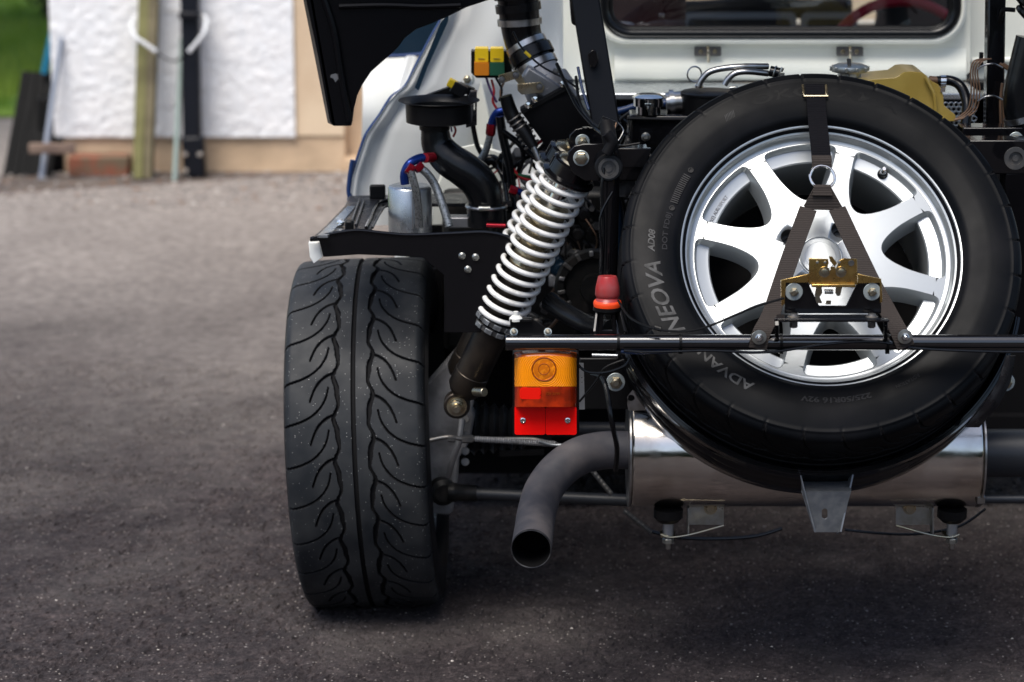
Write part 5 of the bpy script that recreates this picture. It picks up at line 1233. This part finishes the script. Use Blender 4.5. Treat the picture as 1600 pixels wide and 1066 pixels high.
# ================================================================ house and what leans on it
YH = G(300, 268).y
house = thing('house', 'white roughcast house wall with cream plinth and corner band behind the drive', 'house', (P(300,265,YH).x, YH, 0))
def hx(px): return P(px, 260, YH).x
def hz(py, Y=YH): return P(300, py, Y).z
X0, X1, X2, X3 = hx(97), hx(463), hx(540), hx(1500)
zp = hz(213)
def hbox(x0, x1, z0, z1, y0, y1, name, m, bev=.004, **k): return build(M().box(((x0+x1)/2,(y0+y1)/2,(z0+z1)/2), (x1-x0,y1-y0,z1-z0)), name, m, house, bev, **k)
# roughcast sheet with real unevenness
nx_, nz_ = 190, 330; ZT = 3.3
gx = np.linspace(X0-.02, X1, nx_); gz = np.linspace(zp, zp+1.6, nz_)
from mathutils import noise as mn
rows = []
for z in gz:
    rows.append([V(x, YH-.022-.0030*(.6*mn.noise(V(x*11, z*11, 1.3))+.9*mn.noise(V(x*30, z*30, 4))+.8*mn.noise(V(x*64,z*64,9))), z) for x in gx])
build(M().loft(rows), 'roughcast_wall', 'harling_white', house, smooth=80)
hbox(X0-.02, X1, zp+1.6, ZT, YH-.022, YH, 'upper_wall', 'harling_white')
hbox(X0-.02, X1, zp+.002, ZT, YH, YH+.25, 'wall_core', 'harling_white')
hbox(X0+.0, X2-.0, -.05, zp, YH-.004, YH+.24, 'plinth', 'plinth_cream')
hbox(X1, X2, zp+.001, ZT, YH-.012, YH+.23, 'corner_band', 'quoin_cream')
hbox(X2, X2+.14, -.05, ZT, YH+.10, YH+.25, 'door_reveal', 'quoin_cream')
dr = hbox(X2+.14, X2+.95, 0.02, 2.1, YH+.20, YH+.25, 'door', 'door_red')
hbox(X2+.14, X2+.19, 0.0, 2.2, YH+.14, YH+.22, 'door_frame', 'door_red')
hbox(X2+.95, X3+2, -.05, ZT, YH+.0, YH+.25, 'wall_core', 'quoin_cream')
hbox(X2, X3, -.02, .05, YH-.02, YH+.10, 'door_step', 'plinth_cream')
hbox(X0-.25, X3+2.2, ZT, ZT+.12, YH-.35, YH+.3, 'eaves', 'frame_white')
hbox(X0-.02, X0+.2, -.05, ZT, YH+.252, YH+5, 'side_wall', 'harling_white')
build(M().prism([[(-.4,0),(3.2,2.0),(3.3,2.1),(-.5,.1)]], V(X0-.25, YH, ZT+.12), Y_, Z_, 9.0), 'roof', 'dirty_black', house)

def hp(px, py, dy): return P(px, py, YH-dy)
# mossy timber posts
def post(p0, p1, w, d, name, m, label, cat='post'):
    o = build(M().bar(p0, p1, w, d, up=(0,-1,0)), name, m, None, bev=.006); tag(o, label, cat); return o
s9 = S(YH)
def ground_at(px, dy, z=.0): return V(P(px,262,YH-dy).x, YH-dy, z)
def top_at(px, py, dy): return P(px, py, YH-dy)
post(ground_at(216,.16), top_at(228,-60,.06), .040, .05, 'timber_post', 'post_wood', 'green mossy left timber post leaning against the white wall')
post(ground_at(231,.15), top_at(243,-60,.06), .034, .06, 'timber_post', 'post_side', 'browner timber post touching the right side of the mossy one')
dp = thing('downpipe', 'square black downpipe with a bolted shoe standing at the white wall', 'downpipe', ground_at(303,.12))
def tpart(mb, name, m, par, bev=0.0): return build(mb, name, m, par, bev)
tpart(M().bar(ground_at(302,.12,.13), top_at(296,-60,.06), .064, .06, up=(0,-1,0)), 'pipe', 'downpipe_black', dp, .008)
tpart(M().bar(ground_at(305,.13,0), ground_at(303,.125,.15), .078, .07, up=(0,-1,0)), 'pipe_shoe', 'downpipe_black', dp, .01)
tpart(M().bar(top_at(297,28,.105), top_at(297,18,.105), .075, .066, up=(0,-1,0)), 'pipe_collar', 'downpipe_black', dp, .005)
for px, py in ((290,241),(312,241),(291,266)):
    tpart(M().lathe(P(px,py,YH-.168), (0,-1,0), [(0,0),(0,.010),(.006,.008),(.006,0)], 14), 'bolt', 'chrome', dp)
# cords with white sleeves
rp = build(M().tube([hp(208,30,.05), hp(206,44,.10), hp(212,58,.15), hp(226,68,.16), hp(244,81,.16)], .0075, 10), 'rope_loop', 'rope_white', None); tag(rp, 'white sleeved cord looped round the mossy timber posts', 'cord')
rp = build(M().tube([hp(313,22,.06), hp(322,30,.10), hp(319,50,.15), hp(308,66,.16), hp(295,81,.16)], .0075, 10), 'rope_loop', 'rope_white', None); tag(rp, 'white sleeved cord looped round the black downpipe', 'cord')
rp = build(M().tube([hp(254,16,.03), hp(270,12,.04), hp(288,13,.05)], .004, 8), 'rope_tie', 'rope_white', None); tag(rp, 'short pale cord stretched high between the posts and the downpipe', 'cord')
rp = build(M().tube([hp(246,83,.16), hp(262,93,.10), hp(276,95,.10), hp(294,82,.16)], .003, 8), 'rope_tie', 'board_black', None); tag(rp, 'thin dark cord sagging below the white sleeves', 'cord')
cn = build(M().cyl(ground_at(272,.2), top_at(284,60,.03), .0085, n=10), 'garden_cane', 'cane_green', None); tag(cn, 'thin pale green cane standing left of the black downpipe', 'cane')
cn = build(M().cyl(ground_at(276,.16), top_at(284,90,.03), .005, n=10), 'garden_cane', 'stone_pale', None); tag(cn, 'thinner pinkish cane just right of the pale green one', 'cane')
# bricks by the wall
def brick(c, rz, label, sz=(.215,.1025,.072)):
    o = build(M().box((0,0,0), sz), 'loose_brick', 'brick_red', None, .006); o.location = c; o.rotation_euler = (0,0,rz); WL[o.name] = Vector(c); tag(o, label, 'brick'); return o
b0 = G(153,277); brick(b0+V(0,.055,.036), .02, 'weathered red brick lying on the ground left of the mossy posts')
b1 = G(262,266); brick(b1+V(0,.05,.0325), .05, 'half hidden brick behind the canes')
# plank and dark boards, pole, broom at the left end of the wall
pk = build(M().bar(hp(45,232,.22), hp(118,232,.20), .03, .035, up=Z_), 'timber_offcut', 'plank_wood', None, .004); tag(pk, 'brown timber offcut laid level in front of the black boards', 'plank')
bl = [((12,262),(50,114),.09,'outermost black corrugated board leaning at the corner of the wall'), ((34,262),(62,114),.075,'middle black corrugated board of those leaning at the wall corner'), ((52,261),(76,114),.08,'black corrugated board nearest the wall corner, behind the grey pole')]
for (ax_, ay_), (bx_, by_), w, lab in bl:
    p0 = ground_at(ax_+12, .10); p1 = P(bx_+4, by_, YH+.12)
    mb = M().bar(p0, p1, w, .012, up=(0,-1,0)); d = (p1-p0).normalized(); sd_ = d.cross(Y_).normalized()
    for k in (-1,0,1): mb.bar(p0+sd_*k*w*.32-Y_*.008, p1+sd_*k*w*.32-Y_*.008, .012, .012, up=(0,-1,0))
    o = build(mb, 'corrugated_board', 'board_black', None, .001); tag(o, lab, 'board', 'black boards leaning at the wall corner')
o = build(M().box(ground_at(84,-.03,.12), (.09,.1,.30)), 'corrugated_board', 'board_black', None, .01); tag(o, 'black panel edge tucked tight against the white wall corner', 'board')
o = build(M().cyl(ground_at(64,.17), top_at(96,60,.03), .011, n=14), 'grey_pole', 'pole_grey', None); tag(o, 'slim grey metal pole leaning in front of the black boards', 'pole')
o = build(M().cyl(P(69,114,YH+.08), P(92,5,YH+.02), .0125, n=14), 'broom_handle', 'broom_blue', None); tag(o, 'blue broom handle rising behind the black boards', 'broom')

# ================================================================ ground
gnd = build(M().box((0,0,-.5), (400,400,1.0)), 'ground', 'soil', None, smooth=0); struct(gnd)
zq = .004
# driveway sheet, ends just short of the wall; left far edge curves
dv = M(); out = [(-9,-6),(12,-6),(12,YH-.05),(hx(540),YH-.05),(hx(470),YH-.10),(hx(350),YH-.22),(hx(140),YH-.40),(hx(30),YH-.5),(hx(-20),YH+.6),(hx(20),YH+1.3),(hx(40),YH+3.0),(-3.2,YH+4.0),(-9,YH+4)]
dv.prism([out], V(0,0,zq), X_, Y_, .002); dvo = build(dv, 'driveway', 'asphalt', None, smooth=0); struct(dvo)
# the nearest stretch of the drive has its worn surface as real relief: pits where the binder has gone, chips standing proud
def vnoise(X, Y, sc, seed):
    g = np.random.default_rng(seed).random((257, 257)); x = X*sc; y = Y*sc; i = np.floor(x).astype(int); j = np.floor(y).astype(int); fx = x-i; fy = y-j
    fx = fx*fx*(3-2*fx); fy = fy*fy*(3-2*fy); i &= 255; j &= 255
    return (g[i,j]*(1-fx)+g[i+1,j]*fx)*(1-fy)+(g[i,j+1]*(1-fx)+g[i+1,j+1]*fx)*fy
gx_ = np.arange(-1.65, 1.95, .0038); gy_ = np.arange(3.25, 6.4, .0056)
XX, YY = np.meshgrid(gx_, gy_, indexing='ij'); XX = XX+(rng.random(XX.shape)-.5)*.0022; YY = YY+(rng.random(YY.shape)-.5)*.003
wx = XX+.01*vnoise(XX+40, YY, 60, 1); wy = YY+.01*vnoise(XX+40, YY, 60, 2)
clus = vnoise(wx+40, wy, 6.5, 3)*.6+vnoise(wx+40, wy, 17, 4)*.4
pit = vnoise(wx+40, wy, 70, 5)*.6+vnoise(wx+40, wy, 150, 6)*.4
pit = np.clip((pit-.60+.42*(clus-.5))/.10, 0, 1)
chip = np.clip((vnoise(wx+40, wy, 110, 7)-.80+.3*(clus-.5))/.1, 0, 1)
H = .0105+.0012*(vnoise(XX+40, YY, 3, 8)-.5)+.0008*vnoise(XX+40, YY, 40, 9)+.0009*vnoise(XX+40, YY, 230, 10)-.0042*pit+.0022*chip
ex_ = np.minimum(np.minimum(XX+1.65, 1.95-XX), np.minimum(YY-3.25, 6.4-YY)); H = .0058+(H-.0058)*np.clip(ex_/.25, 0, 1)
nx2, ny2 = XX.shape; vs = np.stack([XX, YY, H], -1).reshape(-1, 3); i = np.arange(nx2-1)[:,None]; j = np.arange(ny2-1)[None,:]
fs = np.stack([i*ny2+j, (i+1)*ny2+j, (i+1)*ny2+j+1, i*ny2+j+1], -1).reshape(-1, 4)
me = bpy.data.meshes.new('driveway_surface'); me.vertices.add(len(vs)); me.vertices.foreach_set('co', vs.astype(np.float32).ravel())
me.loops.add(fs.size); me.loops.foreach_set('vertex_index', fs.astype(np.int32).ravel()); me.polygons.add(len(fs)); me.polygons.foreach_set('loop_start', np.arange(0, fs.size, 4, dtype=np.int32))
me.update(calc_edges=True); me.materials.append(MATS['asphalt']); me.polygons.foreach_set('use_smooth', [False]*len(me.polygons))
o = bpy.data.objects.new('driveway_surface', me); COL.objects.link(o); struct(o)
# lawn rising beyond
yl = G(40,182).y
rows = []
for i in range(24):
    y = yl + .0 + i*i*.06
    rows.append([V(-12+k*.5, y + .35*math.sin(k*.9)*(i==0)*.3 - (k-20)*.02, .012 + .14*(1-math.exp(-(y-yl)*.25))+.03*mn.noise(V(k*.4,i*.3,0))) for k in range(0, 23)])
lw = build(M().loft(rows), 'lawn', 'lawn_soil', None, smooth=80); struct(lw)
gv, gf = [], []
for k in range(26000):
    y = yl + abs(rng.normal(0, 1))*2.2 + rng.random()*.6; x = -3.6 + rng.random()*3.0
    h = .03+.05*rng.random(); z = .012+.14*(1-math.exp(-(y-yl)*.25)); a = rng.random()*6.28; w = .004
    dx, dy = math.cos(a)*w, math.sin(a)*w; lx_, ly_ = (rng.random()-.5)*.04, (rng.random()-.5)*.04
    n = len(gv); gv += [(x-dx,y-dy,z-.01),(x+dx,y+dy,z-.01),(x+lx_,y+ly_,z+h)]; gf.append((n,n+1,n+2))
o = finish('grass', np.array(gv), gf, 'grass_blade', None, smooth=0); tag(o, 'short green lawn grass beyond the corner of the house', 'grass'); o['kind'] = 'stuff'
# bush at the lawn's far edge
bc = P(72,-6,YH+4.2)
bush = thing('bush', 'dark green bush at the top left beyond the lawn', 'bush', (bc.x, bc.y, 0))
tpart(M().tube([(bc.x,bc.y,0),(bc.x+.02,bc.y,.4),(bc.x,bc.y,bc.z+.2)], [.03,.022,.012], 8), 'trunk', 'bark', bush)
lv, lf = [], []
for k in range(5200):
    v = rng.normal(0,1,3); v /= np.linalg.norm(v); r = .55*rng.random()**.4*(1+.25*math.sin(v[0]*7+v[2]*5))
    c = np.array([bc.x,bc.y,bc.z+.42])+v*r*np.array([.42,.8,.75]); a = rng.normal(0,1,3); a /= np.linalg.norm(a); b = np.cross(a, rng.normal(0,1,3)); b /= np.linalg.norm(b)
    n = len(lv); lv += [tuple(c-a*.022), tuple(c+b*.012), tuple(c+a*.022), tuple(c-b*.012)]; lf.append((n,n+1,n+2,n+3))
o = finish('crown', np.array(lv), lf, 'leaf_dark', bush, smooth=0)
# loose stones and leaf litter
def scatter(name, n, m, fx, size, label, cat, flat=.6):
    mb_v, mb_f = [], []
    base = [(1,0,0),(0,1,0),(-1,0,0),(0,-1,0),(0,0,1),(0,0,-.5)]; tri = [(0,1,4),(1,2,4),(2,3,4),(3,0,4),(1,0,5),(2,1,5),(3,2,5),(0,3,5)]
    for k in range(n):
        x, y = fx(); s = size[0]+(size[1]-size[0])*rng.random()**3; a = rng.random()*6.28; o0 = len(mb_v)
        for bx, by, bz in base:
            jx = 1+.35*(rng.random()-.5); mb_v.append((x+(bx*math.cos(a)-by*math.sin(a))*s*jx, y+(bx*math.sin(a)+by*math.cos(a))*s*jx*.8, zq+(.0065 if y < 6.3 and n > 500 and name.endswith('grit') else 0)+s*.2+bz*s*flat*jx))
        mb_f += [tuple(i+o0 for i in t) for t in tri]
    o = finish(name, np.array(mb_v), mb_f, m, None, smooth=0); tag(o, label, cat); o['kind'] = 'stuff'; return o
def near(): return (-1.9+3.6*rng.random(), 3.95+4.2*rng.random()**1.3)
scatter('grit', 5200, 'stone_grey', near, (.0012,.0036), 'fine grey grit scattered over the asphalt drive', 'grit')
scatter('pale_grit', 900, 'stone_pale', near, (.0010,.0036), 'sparse pale stones scattered over the asphalt drive', 'grit')
def wallfoot(): return (hx(-30)+ (hx(600)-hx(-30))*rng.random(), YH-.05-.75*rng.random()**1.7)
scatter('gravel', 1300, 'stone_grey', wallfoot, (.003,.010), 'loose grey gravel along the foot of the house wall', 'gravel')
scatter('pale_gravel', 200, 'stone_pale', wallfoot, (.004,.013), 'pale pebbles along the foot of the house wall', 'gravel')
scatter('leaf_litter', 150, 'leaf_litter', wallfoot, (.006,.018), 'brown leaf litter along the foot of the house wall', 'leaves', flat=.15)
print('tris', sum(sum(len(p.vertices)-2 for p in o.data.polygons) for o in bpy.data.objects if o.type == 'MESH'), 'objs', len(bpy.data.objects))

# leafy screen added unseen behind the camera so glossy parts mirror something dark
added_hedge = thing('added_hedge', 'dark foliage screen added out of view behind the camera to darken reflections', 'added_hedge', (0,-9,0))
rows = []
for i in range(15):
    z = i*.19; rows.append([V(-16+k*.6, -9+.35*mn.noise(V(k*.7,z*1.3,0))+.12*z*(z>4), z+.25*mn.noise(V(k*.5,3,z))) for k in range(54)])
build(M().loft(rows, 1.6, (0,-1,0)), 'crown', 'leaf_dark', added_hedge, smooth=0)
lv, lf = [], []
for k in range(9000):
    c = np.array([-16+32*rng.random(), -8.9+.35*rng.random(), 2.7*rng.random()]); a = rng.normal(0,1,3); a /= np.linalg.norm(a); b = np.cross(a, rng.normal(0,1,3)); b /= np.linalg.norm(b)
    n = len(lv); lv += [tuple(c-a*.10), tuple(c+b*.06), tuple(c+a*.10), tuple(c-b*.06)]; lf.append((n,n+1,n+2,n+3))
o = finish('leaves', np.array(lv), lf, 'leaf_dark', added_hedge, smooth=0); o['kind'] = 'stuff'
for k in range(9): build(M().tube([(-14+3.5*k,-9.6,0),(-14+3.5*k,-9.6,1.2)], .07, 8), 'trunk', 'bark', added_hedge)
